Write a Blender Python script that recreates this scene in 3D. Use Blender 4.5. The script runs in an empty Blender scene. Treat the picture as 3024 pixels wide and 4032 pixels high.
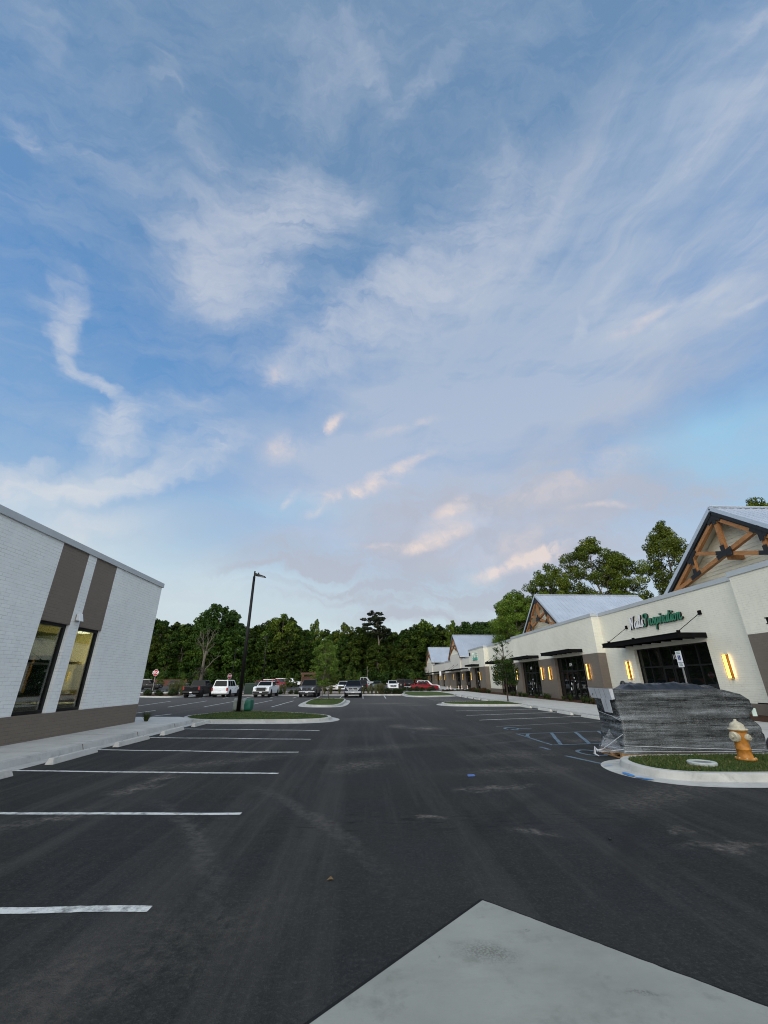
import bpy, bmesh, math, random
import numpy as np
from mathutils import Vector, Matrix, noise as mnoise
R = math.radians
scene = bpy.context.scene
COL = scene.collection

# ------------------------------------------------------------------ camera
HC = 1.8
PITCH, YAW, ROLL = R(22.386), R(2.478), R(-0.133)
_f = Vector((math.sin(YAW)*math.cos(PITCH), math.cos(YAW)*math.cos(PITCH), math.sin(PITCH)))
_r0 = Vector((math.cos(YAW), -math.sin(YAW), 0))
_u0 = _r0.cross(_f)
_r = _r0*math.cos(ROLL) + _u0*math.sin(ROLL)
_u = -_r0*math.sin(ROLL) + _u0*math.cos(ROLL)
cam_d = bpy.data.cameras.new('camera')
cam = bpy.data.objects.new('camera', cam_d); COL.objects.link(cam)
cam_d.sensor_fit = 'HORIZONTAL'; cam_d.sensor_width = 36.0
cam_d.lens = 36.0*1613.76/3024.0
cam_d.clip_start = 0.1; cam_d.clip_end = 3000
cam.matrix_world = Matrix(((_r.x, _u.x, -_f.x, 0), (_r.y, _u.y, -_f.y, 0), (_r.z, _u.z, -_f.z, HC), (0, 0, 0, 1)))
scene.camera = cam

# ------------------------------------------------------------------ exposure
scene.view_settings.view_transform = 'Standard'
scene.view_settings.look = 'None'
scene.view_settings.gamma = 1.0
scene.view_settings.exposure = 0.0
scene.render.engine = 'CYCLES'
scene.cycles.use_denoising = True
scene.cycles.max_bounces = 6
scene.cycles.transparent_max_bounces = 8
scene.cycles.sample_clamp_indirect = 4.0
scene.cycles.filter_width = 1.05

# ------------------------------------------------------------------ node helper
class NT:
    def __init__(s, tree): s.t = tree; s.n = tree.nodes; s.l = tree.links
    def node(s, typ, **kw):
        n = s.n.new(typ)
        for k, v in kw.items(): setattr(n, k, v)
        return n
    def put(s, sock, v):
        if v is None: return
        if isinstance(v, bpy.types.NodeSocket): s.l.new(v, sock)
        elif isinstance(v, (tuple, list)):
            v = tuple(v)
            if sock.type == 'RGBA' and len(v) == 3: v = v + (1.0,)
            sock.default_value = v
        else: sock.default_value = v
    def math(s, op, a, b=None, c=None, clamp=False):
        n = s.node('ShaderNodeMath', operation=op, use_clamp=clamp)
        s.put(n.inputs[0], a); s.put(n.inputs[1], b)
        if c is not None: s.put(n.inputs[2], c)
        return n.outputs[0]
    def vmath(s, op, a, b=None, scale=None, out=0):
        n = s.node('ShaderNodeVectorMath', operation=op)
        s.put(n.inputs[0], a); s.put(n.inputs[1], b)
        if scale is not None: s.put(n.inputs['Scale'], scale)
        return n.outputs[out]
    def mix(s, fac, a, b, blend='MIX'):
        n = s.node('ShaderNodeMix', data_type='RGBA', blend_type=blend)
        s.put(n.inputs[0], fac); s.put(n.inputs[6], a); s.put(n.inputs[7], b)
        return n.outputs[2]
    def noise(s, vec, scale, detail=4, rough=.55, dist=0.0, out=0):
        n = s.node('ShaderNodeTexNoise')
        s.put(n.inputs['Vector'], vec); s.put(n.inputs['Scale'], scale); s.put(n.inputs['Detail'], detail)
        s.put(n.inputs['Roughness'], rough); s.put(n.inputs['Distortion'], dist)
        return n.outputs[out]
    def maprange(s, v, a, b, c=0.0, d=1.0, interp='LINEAR'):
        n = s.node('ShaderNodeMapRange', interpolation_type=interp)
        for i, x in enumerate((v, a, b, c, d)): s.put(n.inputs[i], x)
        return n.outputs[0]
    def ramp(s, fac, stops):
        n = s.node('ShaderNodeValToRGB'); s.put(n.inputs[0], fac)
        e = n.color_ramp.elements
        while len(e) < len(stops): e.new(.5)
        for k, (p, c) in enumerate(stops):
            e[k].position = p; e[k].color = (c if len(c) == 4 else tuple(c)+(1,))
        return n.outputs[0]
    def mapping(s, vec, loc=(0,0,0), rot=(0,0,0), scale=(1,1,1), typ='POINT'):
        n = s.node('ShaderNodeMapping', vector_type=typ); s.put(n.inputs[0], vec)
        n.inputs[1].default_value = loc; n.inputs[2].default_value = rot; n.inputs[3].default_value = scale
        return n.outputs[0]
    def blob(s, vec, cx, cy, a, b, ang):
        m = s.mapping(vec, (cx, cy, 0), (0, 0, ang), (a, b, 1), 'TEXTURE')
        d = s.vmath('LENGTH', m, out=1)
        return s.maprange(d, 0.0, 1.0, 1.0, 0.0, 'SMOOTHSTEP')

# ------------------------------------------------------------------ sky
SUN_EL, SUN_AZ = R(7.0), R(215.0)      # azimuth clockwise from +Y: behind and to the left
world = bpy.data.worlds.new('World'); scene.world = world
world.use_nodes = True
W = NT(world.node_tree); W.n.clear()
def skyc(px, py):
    """direction of a point of the sky, as stereographic coordinates about +Y (a fixed function of direction)"""
    k = 3024.0/1659.0; px *= k; py *= k
    d = _r*((px-1512)/1613.76) + _u*((2016-py)/1613.76) + _f
    d.normalize()
    return d.x/(1+d.y), d.z/(1+d.y)
tc = W.node('ShaderNodeTexCoord')
dirn = W.vmath('NORMALIZE', tc.outputs['Generated'])
sep = W.node('ShaderNodeSeparateXYZ'); W.put(sep.inputs[0], dirn)
den = W.math('MAXIMUM', W.math('ADD', sep.outputs[1], 1.0), 0.05)
cmb = W.node('ShaderNodeCombineXYZ')
W.put(cmb.inputs[0], W.math('DIVIDE', sep.outputs[0], den)); W.put(cmb.inputs[1], W.math('DIVIDE', sep.outputs[2], den))
P = cmb.outputs[0]
def warp(vec, scale, amt, detail=5):
    c = W.vmath('SUBTRACT', W.noise(vec, scale, detail, .6, out=1), (.5, .5, .5))
    return W.vmath('ADD', vec, W.vmath('SCALE', c, scale=amt))
Pw = warp(warp(P, 5.0, 0.13, 5), 17.0, 0.045, 6)
Pw2 = warp(P, 3.0, 0.16, 4)
def blobs(vec, specs):
    """sum of soft elliptic patches, each added on top of the last"""
    acc = 0.0
    for (px, py, ang, a, b, w) in specs:
        cx, cy = skyc(px, py)
        ex, ey = skyc(px+10*math.cos(R(ang)), py-10*math.sin(R(ang)))
        L = math.hypot(ex-cx, ey-cy)/10; th = math.atan2(ey-cy, ex-cx)
        if acc != 0.0: vec = W.vmath('ADD', vec, W.vmath('SCALE', (0, 0, 1), scale=W.math('MULTIPLY', acc, 1e-9)))
        d = W.vmath('LENGTH', W.mapping(vec, (cx, cy, 0), (0, 0, th), (a*L, b*L, 1), 'TEXTURE'), out=1)
        acc = W.maprange(d, 0.0, 1.0, w if acc == 0.0 else W.math('ADD', acc, w), acc, 'SMOOTHSTEP')
    return acc
sky = W.node('ShaderNodeTexSky', sky_type='NISHITA')
sky.sun_disc = False; sky.sun_elevation = SUN_EL; sky.sun_rotation = SUN_AZ
sky.air_density = 1.0; sky.dust_density = 0.6; sky.ozone_density = 1.6
K = 10.0          # background strength is 0.1
def C10(c): return tuple(K*x for x in c)
SUN_E = 1.15
fbm = W.noise(Pw2, 7.0, 8, .62)
fbm2 = W.noise(Pw, 16.0, 6, .6)
streakv = W.mapping(Pw2, (0, 0, 0), (0, 0, R(-52)), (2.0, 11.0, 1))
streak = W.noise(streakv, 1.6, 7, .6)
wA = W.math('ADD', W.maprange(fbm, .30, .72, .30, 1.2), W.maprange(fbm2, .33, .7, -.22, .26))
wS = W.maprange(streak, .33, .68, .58, 1.2)
A = blobs(Pw, [(575,500,33,300,160,1.6), (470,560,60,140,110,.7), (530,630,95,150,130,.75), (610,610,95,110,90,.4), (640,450,20,240,80,.55),
    (880,630,33,470,130,1.0), (720,730,36,260,90,.6), (1000,470,30,260,110,.5), (900,600,30,220,70,1.0), (600,800,50,70,34,.6), (1060,560,35,420,150,.45),
    (130,640,80,100,55,.8), (142,735,95,125,44,1.3), (200,832,-32,110,34,1.5), (245,945,60,105,60,1.4),
    (420,965,10,170,62,.95), (455,985,18,90,20,.5), (350,900,15,240,60,.35), (70,1056,4,320,64,1.7), (320,1038,9,230,46,1.1), (150,1120,2,330,60,.6), (40,1015,10,130,24,.6), (30,275,-50,120,62,.8),
    (370,160,20,62,40,.6), (420,250,70,90,42,.5), (450,332,0,70,42,.7), (800,150,-70,160,42,.35), (905,220,40,160,36,.4),
    (1090,370,20,200,100,.45), (1600,60,50,210,44,.6), (1500,390,56,330,74,.5), (1320,620,60,140,26,.5), (1250,690,62,78,17,.9),
    (1480,640,25,230,52,.7), (1620,650,10,120,20,.5), (1380,700,20,240,70,.35), (700,140,30,260,110,.22), (250,350,-30,320,120,.22), (120,60,-60,260,120,.25)])
feath = W.noise(W.mapping(Pw, (0, 0, 0), (0, 0, R(-58)), (3.0, 13.0, 1)), 2.4, 8, .68)
A = W.math('MULTIPLY', W.math('MULTIPLY', A, wA), W.math('MULTIPLY', W.maprange(streak, .3, .7, .7, 1.15), W.maprange(feath, .32, .66, .30, 1.35)))
A = W.math('SUBTRACT', 1.0, W.math('EXPONENT', W.math('MULTIPLY', W.math('MAXIMUM', A, 0.0), -1.2)))
fx, fy = skyc(560, 1420)
fv = W.node('ShaderNodeSeparateXYZ'); W.put(fv.inputs[0], W.vmath('SUBTRACT', Pw2, (fx, fy, 0)))
fang = W.math('ARCTAN2', fv.outputs[1], fv.outputs[0]); fr = W.math('SQRT', W.math('ADD', W.math('MULTIPLY', fv.outputs[0], fv.outputs[0]), W.math('MULTIPLY', fv.outputs[1], fv.outputs[1])))
fc = W.node('ShaderNodeCombineXYZ'); W.put(fc.inputs[0], W.math('MULTIPLY', fang, 9.0)); W.put(fc.inputs[1], W.math('MULTIPLY', fr, 1.5)); fc.inputs[2].default_value = 2.0
fan = W.noise(fc.outputs[0], 1.15, 7, .62, .25)
B = blobs(Pw2, [(1250,620,36,1000,430,1.25), (1020,900,15,680,350,1.05), (1450,800,20,420,260,.65), (1480,220,50,640,300,.75), (650,960,10,300,150,.35), (620,1060,5,420,150,.55), (900,1150,0,560,150,.75), (1250,1200,0,560,130,.6), (1150,1100,0,620,220,.6), (1640,500,60,420,200,.5)])
B = W.math('MULTIPLY', B, W.math('MULTIPLY', wS, W.math('MULTIPLY', W.maprange(fbm, .28, .72, .75, 1.12), W.math('ADD', 1.0, W.math('MULTIPLY', W.math('SUBTRACT', W.maprange(fan, .34, .64, .25, 1.12), 1.0), W.maprange(fr, .32, .75, .12, 1.0))))), clamp=True)
Clow = blobs(Pw, [(800,1198,2,400,60,1.35), (1010,1265,3,460,80,1.3), (1150,1095,10,500,150,1.0), (900,1100,6,300,70,.6), (1440,1085,8,330,90,.8), (1260,930,20,380,120,.45), (930,1330,0,380,30,1.2), (760,1262,2,260,16,1.0), (1180,1290,3,260,22,1.0), (640,1225,1,200,16,.8), (1300,1180,5,330,70,.8), (700,1290,2,200,20,.5), (1500,760,15,380,150,.35)])
lowv = W.mapping(Pw, (0, 0, 0), (0, 0, R(4)), (1.0, 2.6, 1))
lown = W.noise(lowv, 8.0, 8, .66)
Clow = W.math('MULTIPLY', Clow, W.maprange(lown, .34, .57, .05, 1.2), clamp=True)
Pd = warp(P, 13.0, .040, 7)
D = blobs(Pd, [(705,935,45,72,22,1.5), (620,965,20,80,50,.7), (780,1050,15,150,30,1.3), (885,1000,25,110,17,.9), (1130,1218,20,150,27,1.6), (1190,1187,24,90,22,1.5), (950,1160,20,150,28,1.1), (985,1088,30,70,28,.9), (870,1187,4,80,14,.8), (590,805,50,50,24,.6), (630,1080,50,40,14,.6), (690,1100,20,50,20,.5), (1060,1235,10,90,20,.8), (1150,1070,10,260,60,.35), (1300,1000,15,220,50,.3), (980,1120,20,120,40,.6), (820,1180,4,90,10,.6), (1290,1095,8,110,14,.5), (880,925,20,120,16,.5), (1100,1180,15,260,60,.35), (1380,700,30,140,22,.35)])
D = W.math('MULTIPLY', D, W.math('MULTIPLY', W.maprange(fbm2, .38, .62, .0, 1.2), W.maprange(lown, .3, .6, .35, 1.1)), clamp=True)
fanw = W.math('MULTIPLY', W.math('MULTIPLY', W.maprange(fan, .52, .70, 0, .75), W.maprange(fr, .35, .8, 0, 1)), B)
# base: the daylight sky, with the pale band low down that the sunset leaves (warmer and brighter towards the sun)
grad = W.ramp(sep.outputs[2], [(0, (.66, .74, .78)), (.10, (.62, .73, .79)), (.22, (.48, .66, .82)), (.42, (.215, .425, .735)), (.64, (.135, .315, .63)), (.88, (.160, .295, .50)), (1, (.18, .30, .48))])
base = W.mix(.88, sky.outputs[0], W.vmath('SCALE', grad, scale=K))
low = W.maprange(sep.outputs[2], 0.0, 0.36, 1.0, 0.0, 'SMOOTHSTEP')
side = W.maprange(sep.outputs[0], -0.8, 0.65, 1.0, 0.25, 'SMOOTHSTEP')
c = W.mix(W.math('MULTIPLY', low, W.math('MULTIPLY', side, .92)), base, C10((.64, .74, .775)))
veil = W.mix(W.maprange(sep.outputs[2], .12, .85, 0, 1), C10((.545, .610, .745)), C10((.345, .450, .610)))
c = W.mix(W.math('MULTIPLY', B, .94), c, veil)
c = W.mix(fanw, c, C10((.50, .53, .61)))
cyan = blobs(Pw2, [(1560,960,10,330,150,1.0), (1640,1040,0,240,120,.7), (620,1090,4,260,40,.5), (1150,1250,6,160,30,.7), (900,1245,2,200,14,.5)])
c = W.mix(W.math('MULTIPLY', W.math('MINIMUM', cyan, 1.0), .75), c, C10((.36, .62, .815)))
cream = blobs(Pw2, [(60,1180,4,620,170,1.0), (420,1280,2,520,120,.6), (150,1060,5,360,60,.5)])
c = W.mix(W.math('MULTIPLY', W.math('MINIMUM', cream, 1.0), .62), c, C10((.70, .77, .78)))
thin = W.math('MULTIPLY', W.maprange(W.math('ADD', W.math('MULTIPLY', fbm, .45), W.math('MULTIPLY', feath, .6)), .45, .70, 0, .36), W.maprange(sep.outputs[2], 0, .25, .3, 1))
c = W.mix(thin, c, C10((.44, .52, .64)))
c = W.mix(W.math('MULTIPLY', A, .86), c, W.mix(W.maprange(sep.outputs[2], .15, .8, 0, 1), C10((.80, .80, .80)), C10((.53, .58, .685))))
c = W.mix(W.math('MULTIPLY', Clow, .80), c, C10((.46, .49, .575)))
c = W.mix(W.math('MULTIPLY', D, .66), c, C10((.92, .76, .68)))
# unseen sky behind the camera, on the sunset side, brightened to light the walls
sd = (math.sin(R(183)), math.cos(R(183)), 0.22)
rear_fill = W.maprange(W.vmath('DOT_PRODUCT', dirn, sd, out=1), -0.05, 1.0, 0.0, 1.0, 'SMOOTHSTEP')
c = W.mix(W.math('MULTIPLY', rear_fill, .8), c, C10((2.15, 2.17, 2.15)))
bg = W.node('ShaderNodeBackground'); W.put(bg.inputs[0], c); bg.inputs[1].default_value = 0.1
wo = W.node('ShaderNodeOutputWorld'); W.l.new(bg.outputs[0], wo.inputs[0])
world.cycles.sampling_method = 'MANUAL'; world.cycles.sample_map_resolution = 512

# ------------------------------------------------------------------ the last soft light of the set sun
sun_d = bpy.data.lights.new('sun', 'SUN'); sun_d.energy = SUN_E; sun_d.angle = R(50); sun_d.color = (1.0, .94, .82)
sun = bpy.data.objects.new('sun', sun_d); COL.objects.link(sun)
_el = R(24)
sdv = Vector((math.sin(SUN_AZ)*math.cos(_el), math.cos(SUN_AZ)*math.cos(_el), math.sin(_el)))
sun.rotation_euler = sdv.to_track_quat('Z', 'Y').to_euler(); sun.location = (-20, -20, 60)

# ------------------------------------------------------------------ materials
MATS = {}
def nmat(name):
    m = bpy.data.materials.new(name); m.use_nodes = True; n = NT(m.node_tree); n.n.clear()
    out = n.node('ShaderNodeOutputMaterial'); MATS[name] = m
    return m, n, out
def bsdf(n, out, color, rough=.7, metal=0.0, spec=.4, normal=None, emis=None, estr=0.0, coat=0.0):
    b = n.node('ShaderNodeBsdfPrincipled'); n.put(b.inputs['Base Color'], color); n.put(b.inputs['Roughness'], rough)
    n.put(b.inputs['Metallic'], metal); n.put(b.inputs['Specular IOR Level'], spec)
    if normal is not None: n.l.new(normal, b.inputs['Normal'])
    if emis is not None: n.put(b.inputs['Emission Color'], emis); n.put(b.inputs['Emission Strength'], estr)
    if coat: b.inputs['Coat Weight'].default_value = coat; b.inputs['Coat Roughness'].default_value = .05
    n.l.new(b.outputs[0], out.inputs[0]); return b
def bump(n, h, strength=.3, dist=.01, normal=None):
    b = n.node('ShaderNodeBump'); n.put(b.inputs['Height'], h); b.inputs['Strength'].default_value = strength
    b.inputs['Distance'].default_value = dist
    if normal is not None: n.l.new(normal, b.inputs['Normal'])
    return b.outputs[0]
def pos(n): return n.node('ShaderNodeNewGeometry').outputs['Position']
def objc(n): return n.node('ShaderNodeTexCoord').outputs['Object']
def simple(name, color, rough=.6, metal=0.0, var=.12, scale=6.0, spec=.4, bmp=0.0, coat=0.0, bscale=40.0):
    """plain paint or metal with slight grime variation"""
    m, n, out = nmat(name); v = objc(n)
    k = n.noise(v, scale, 5, .6)
    c = n.mix(n.maprange(k, .35, .7, 0, 1), tuple(x*(1-var) for x in color), tuple(min(1, x*(1+var)) for x in color))
    r = n.maprange(k, .3, .7, max(.02, rough-.06), min(1, rough+.06))
    nm = bump(n, n.noise(v, bscale, 4, .6), bmp, .01) if bmp else None
    bsdf(n, out, c, r, metal, spec, nm, coat=coat); return m
def emit(name, color, strength):
    m, n, out = nmat(name); e = n.node('ShaderNodeEmission'); n.put(e.inputs[0], color); e.inputs[1].default_value = strength
    n.l.new(e.outputs[0], out.inputs[0]); return m

def brick(name, color, mortar, var=.06, wet=0.0):
    m, n, out = nmat(name); p = pos(n)
    s = n.node('ShaderNodeSeparateXYZ'); n.put(s.inputs[0], p)
    cb = n.node('ShaderNodeCombineXYZ'); n.put(cb.inputs[0], n.math('ADD', s.outputs[0], s.outputs[1])); n.put(cb.inputs[1], s.outputs[2])
    wv = n.vmath('ADD', cb.outputs[0], n.vmath('SCALE', n.vmath('SUBTRACT', n.noise(p, 2.2, 3, .6, out=1), (.5,.5,.5)), scale=.03))
    t = n.node('ShaderNodeTexBrick'); n.put(t.inputs['Vector'], wv); t.inputs['Scale'].default_value = 1.0
    t.inputs['Brick Width'].default_value = .30; t.inputs['Row Height'].default_value = .10
    t.inputs['Mortar Size'].default_value = .009; t.inputs['Mortar Smooth'].default_value = .5
    t.inputs['Color1'].default_value = (0, 0, 0, 1); t.inputs['Color2'].default_value = (1, 1, 1, 1)
    big = n.noise(p, .55, 4, .6); fine = n.noise(p, 5.0, 5, .65); gap = n.maprange(n.noise(p, 3.0, 4, .7), .42, .62, 0, 1)
    col = n.mix(n.maprange(t.outputs['Color'], 0, 1, 0, 1), tuple(x*(1-var) for x in color), color)
    col = n.mix(n.maprange(big, .35, .7, 0, .7), col, tuple(x*.86 for x in color)); drip = n.noise(n.mapping(p, scale=(2.2, 2.2, .22)), 1.5, 6, .7); col = n.mix(n.maprange(drip, .54, .74, 0, .28), col, tuple(x*.72 for x in color))
    col = n.mix(n.math('MULTIPLY', n.math('MULTIPLY', t.outputs['Fac'], gap), .42), col, mortar)
    h = n.math('ADD', n.math('MULTIPLY', n.math('SUBTRACT', 1.0, t.outputs['Fac']), .7), n.math('ADD', n.math('MULTIPLY', fine, .5), n.math('MULTIPLY', t.outputs['Color'], .18)))
    bsdf(n, out, col, .55, 0, .35, bump(n, h, .55, .012)); return m
brick('white_brick', (.83, .84, .82), (.28, .285, .28)); brick('cream_brick', (.80, .775, .655), (.40, .38, .32), .04)
brick('taupe_brick', (.175, .145, .118), (.07, .06, .05), .10)
brick('grey_brick', (.185, .150, .118), (.06, .055, .05), .10)

def asphalt():
    m, n, out = nmat('asphalt'); p = pos(n)
    fine = n.noise(p, 95.0, 3, .7); mid = n.noise(p, 9.0, 6, .62); big = n.noise(p, .28, 5, .6); tone = n.noise(p, .5, 3, .5)
    c = n.mix(n.maprange(big, .33, .68, 0, 1), (.0155, .0178, .0172), (.034, .0355, .0335))
    c = n.mix(n.maprange(tone, .42, .62, 0, .5), c, (.026, .027, .031))
    c = n.mix(n.maprange(mid, .45, .75, 0, .35), c, (.058, .056, .053))
    med = n.noise(p, 34.0, 4, .7); c = n.mix(n.maprange(med, .52, .70, 0, .55), c, (.075, .076, .074)); c = n.mix(n.maprange(med, .46, .30, 0, .6), c, (.014, .015, .015))
    # wheel tracks along the drive
    s = n.node('ShaderNodeSeparateXYZ'); n.put(s.inputs[0], p)
    trk = n.noise(n.mapping(p, scale=(1.25, .05, 1)), 1.0, 7, .7)
    c = n.mix(n.maprange(trk, .48, .70, 0, .6), c, (.080, .076, .071))
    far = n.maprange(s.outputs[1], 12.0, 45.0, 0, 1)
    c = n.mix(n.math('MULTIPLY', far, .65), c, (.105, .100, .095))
    crk = n.maprange(n.noise(n.mapping(p, scale=(1.0, 5.0, 1)), 2.2, 8, .75), .53, .62, 0, .95)
    band = n.blob(n.vmath('ADD', p, n.vmath('SCALE', n.noise(p, 1.0, 3, .5, out=1), scale=.3)), 1.4, 7.0, 6.5, .9, .02)
    c = n.mix(n.math('MULTIPLY', crk, band), c, (.010, .010, .011))
    pw = n.vmath('ADD', p, n.vmath('SCALE', n.vmath('SUBTRACT', n.noise(p, 2.2, 6, .7, out=1), (.5,.5,.5)), scale=1.1))
    grain = n.math('MULTIPLY', n.maprange(n.noise(p, 11.0, 7, .75), .40, .60, .0, 1), n.maprange(n.noise(p, 2.6, 5, .65), .35, .6, .25, 1))
    pale = None
    for (x, y, a, b, g, w) in [(2.2, 8.62, .55, .16, .05, .7), (2.75, 8.78, .5, .10, .1, .4), (.92, 7.07, .26, .12, .1, .75), (2.2, 6.35, .38, .12, -.6, .5), (4.3, 5.75, .45, .16, 0, .6), (4.1, 6.3, .15, .1, 0, .4),
         (-4.15, 8.9, .5, .22, .9, .6), (-4.1, 9.8, .9, .2, 1.35, .5), (-4.3, 7.3, .45, .12, .1, .55), (-4.9, 6.6, 1.6, .16, 1.0, .3), (-.1, 11.0, 1.0, .5, .9, .35), (2.5, 18.8, .7, .6, .2, .8), (1.55, 19.6, .5, .7, 0, .7), (.2, 13.5, 2.6, .5, .4, .25),
         (-3.6, 11.5, 2.6, .35, .55, .3), (3.8, 12.2, 1.6, .5, .3, .25), (3.4, 10.2, 1.6, .4, .1, .25), (5.0, 8.0, 1.8, .4, .5, .28), (2.0, 38.7, 2.4, 1.4, 0, .6), (4.0, 36.0, 1.4, .6, 0, .7), (9.0, 31.8, 2.0, .35, .1, .3), (7.6, 14.9, 1.2, .5, .3, .5), (.2, 23.5, 1.6, .9, .6, .3), (-1.6, 3.9, 1.2, .5, .8, .15)]:
        if pale is not None: pw = n.vmath('ADD', pw, n.vmath('SCALE', (0, 0, 1), scale=n.math('MULTIPLY', pale, 1e-9)))
        v = n.math('MULTIPLY', n.blob(pw, x, y, a*1.5, b*1.7, g), w)
        pale = v if pale is None else n.math('MAXIMUM', pale, v)
    c = n.mix(n.math('MULTIPLY', n.math('MULTIPLY', pale, 1.35), grain), c, (.24, .215, .19))
    ps = n.vmath('ADD', p, n.vmath('SCALE', n.vmath('SUBTRACT', n.noise(p, 1.6, 4, .6, out=1), (.5,.5,.5)), scale=.45))
    dark = None
    for (x, y, a, b, g, w) in [(2.05, 19.6, .75, .85, 0, .85), (1.85, 17.6, .22, 1.1, 0, .8), (2.7, 16.5, 1.2, .35, -.4, .75), (3.7, 15.9, .7, .35, -.5, .6), (4.25, 14.4, .3, .8, .35, .8), (4.7, 13.3, .5, .4, .2, .75), (2.5, 6.55, .55, .14, -.2, .7), (-3.2, 6.4, .5, .08, .1, .5), (-3.9, 5.9, .25, .07, .2, .5), (-1.2, 5.7, .4, .06, .9, .5), (-2.1, 8.35, .18, .16, 0, .5), (-1.2, 8.95, .26, .16, 0, .5)]:
        if dark is not None: ps = n.vmath('ADD', ps, n.vmath('SCALE', (0, 0, 1), scale=n.math('MULTIPLY', dark, 1e-9)))
        v = n.math('MULTIPLY', n.blob(ps, x, y, a*1.25, b*1.25, g), w)
        dark = v if dark is None else n.math('MAXIMUM', dark, v)
    c = n.mix(dark, c, (.016, .015, .015))
    c = n.mix(n.maprange(fine, .58, .74, 0, .30), c, (.13, .125, .12))
    c = n.mix(n.maprange(fine, .42, .27, 0, .55), c, (.010, .010, .011))
    for (cx, cy, r, w_, bx, by, ba, bb, col_, k_) in [(-9.5, 2.0, 8.6, .13, -2.2, 6.4, 3.2, 3.0, (.11, .105, .098), .5), (-9.5, 2.0, 10.2, .13, -1.0, 7.0, 3.2, 3.4, (.11, .105, .098), .45), (9.5, 1.0, 8.0, .12, 3.2, 6.0, 3.0, 2.6, (.018, .018, .019), .6), (9.5, 1.0, 9.6, .12, 2.4, 7.2, 3.0, 2.6, (.018, .018, .019), .55), (-2.0, 26.0, 11.5, .16, 5.0, 17.0, 4.0, 3.6, (.10, .096, .09), .45), (-2.0, 26.0, 13.2, .16, 5.0, 15.0, 4.0, 3.6, (.10, .096, .09), .4)]:
        dd = n.math('ABSOLUTE', n.math('SUBTRACT', n.vmath('LENGTH', n.vmath('SUBTRACT', n.vmath('MULTIPLY', ps, (1, 1, 0)), (cx, cy, 0)), out=1), r))
        tm_ = n.math('MULTIPLY', n.maprange(dd, w_*.3, w_*1.5, 1, 0, 'SMOOTHSTEP'), n.math('MULTIPLY', n.blob(p, bx, by, ba, bb, 0), n.math('MULTIPLY', n.maprange(mid, .38, .6, .2, 1), k_)))
        c = n.mix(tm_, c, col_)
    h = n.math('ADD', fine, n.math('MULTIPLY', mid, .6))
    h = n.math('ADD', h, med)
    bsdf(n, out, c, n.maprange(dark, 0, .8, .9, .5), 0, .13, bump(n, h, .8, .014))
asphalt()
def concrete(name, c0, c1, stain, bscale=60, sp=()):
    m, n, out = nmat(name); p = pos(n)
    big = n.noise(p, .9, 6, .65); fine = n.noise(p, bscale, 4, .7); strk = n.noise(n.mapping(p, rot=(0, 0, R(-50)), scale=(1.0, 2.2, 1)), 1.5, 7, .7)
    c = n.mix(n.maprange(big, .3, .7, 0, 1), c0, c1)
    c = n.mix(n.maprange(strk, .48, .76, 0, .5), c, stain); sm = n.noise(p, 2.3, 7, .72); c = n.mix(n.maprange(sm, .55, .72, 0, .5), c, tuple(x*.62 for x in stain)); br = n.noise(n.mapping(p, rot=(0, 0, R(45)), scale=(6, 150, 1)), 1.0, 3, .6); c = n.mix(n.maprange(br, .45, .7, 0, .12), c, tuple(x*.7 for x in c0))
    c = n.mix(n.maprange(fine, .55, .8, 0, .3), c, tuple(x*.6 for x in c0))
    for (x, y, a, b, g, w) in sp:
        pw = n.vmath('ADD', p, n.vmath('SCALE', n.vmath('SUBTRACT', n.noise(p, 4, 5, .7, out=1), (.5,.5,.5)), scale=.25))
        c = n.mix(n.math('MULTIPLY', n.math('MULTIPLY', n.blob(pw, x, y, a, b, g), w), n.maprange(n.noise(p, 55, 2, .5), .38, .6, .2, 1)), c, (.115, .115, .098))
    bsdf(n, out, c, .8, 0, .3, bump(n, fine, .25, .004))
concrete('pad_concrete', (.300, .312, .280), (.228, .238, .214), (.165, .168, .146), 60, [(.9, 3.85, .34, .17, -.15, .85), (1.75, 3.38, .2, .05, -.2, .8), (1.25, 4.1, .03, .03, 0, 1), (.55, 3.8, .02, .02, 0, 1)])
concrete('walk_concrete', (.54, .53, .49), (.45, .44, .41), (.36, .35, .32))
concrete('kerb_concrete', (.50, .50, .47), (.36, .36, .34), (.20, .20, .19))
concrete('stop_concrete', (.56, .55, .51), (.47, .46, .43), (.36, .35, .33))
def paint_line(name, color, wear):
    m, n, out = nmat(name); p = pos(n)
    w = n.maprange(n.noise(p, 7.0, 7, .75), wear-.1, wear+.14, 0, 1); f = n.noise(p, 90, 3, .7)
    w = n.math('MAXIMUM', w, n.maprange(f, .62, .7, 0, .6))
    c = n.mix(w, color, (.05, .05, .05))
    bsdf(n, out, c, .7, 0, .3, bump(n, f, .4, .008))
paint_line('white_paint', (.60, .62, .60), .565); paint_line('faded_white', (.24, .24, .24), .5)
paint_line('blue_paint', (.115, .19, .255), .53); paint_line('blue_spray', (.05, .22, .52), .6)

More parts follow.
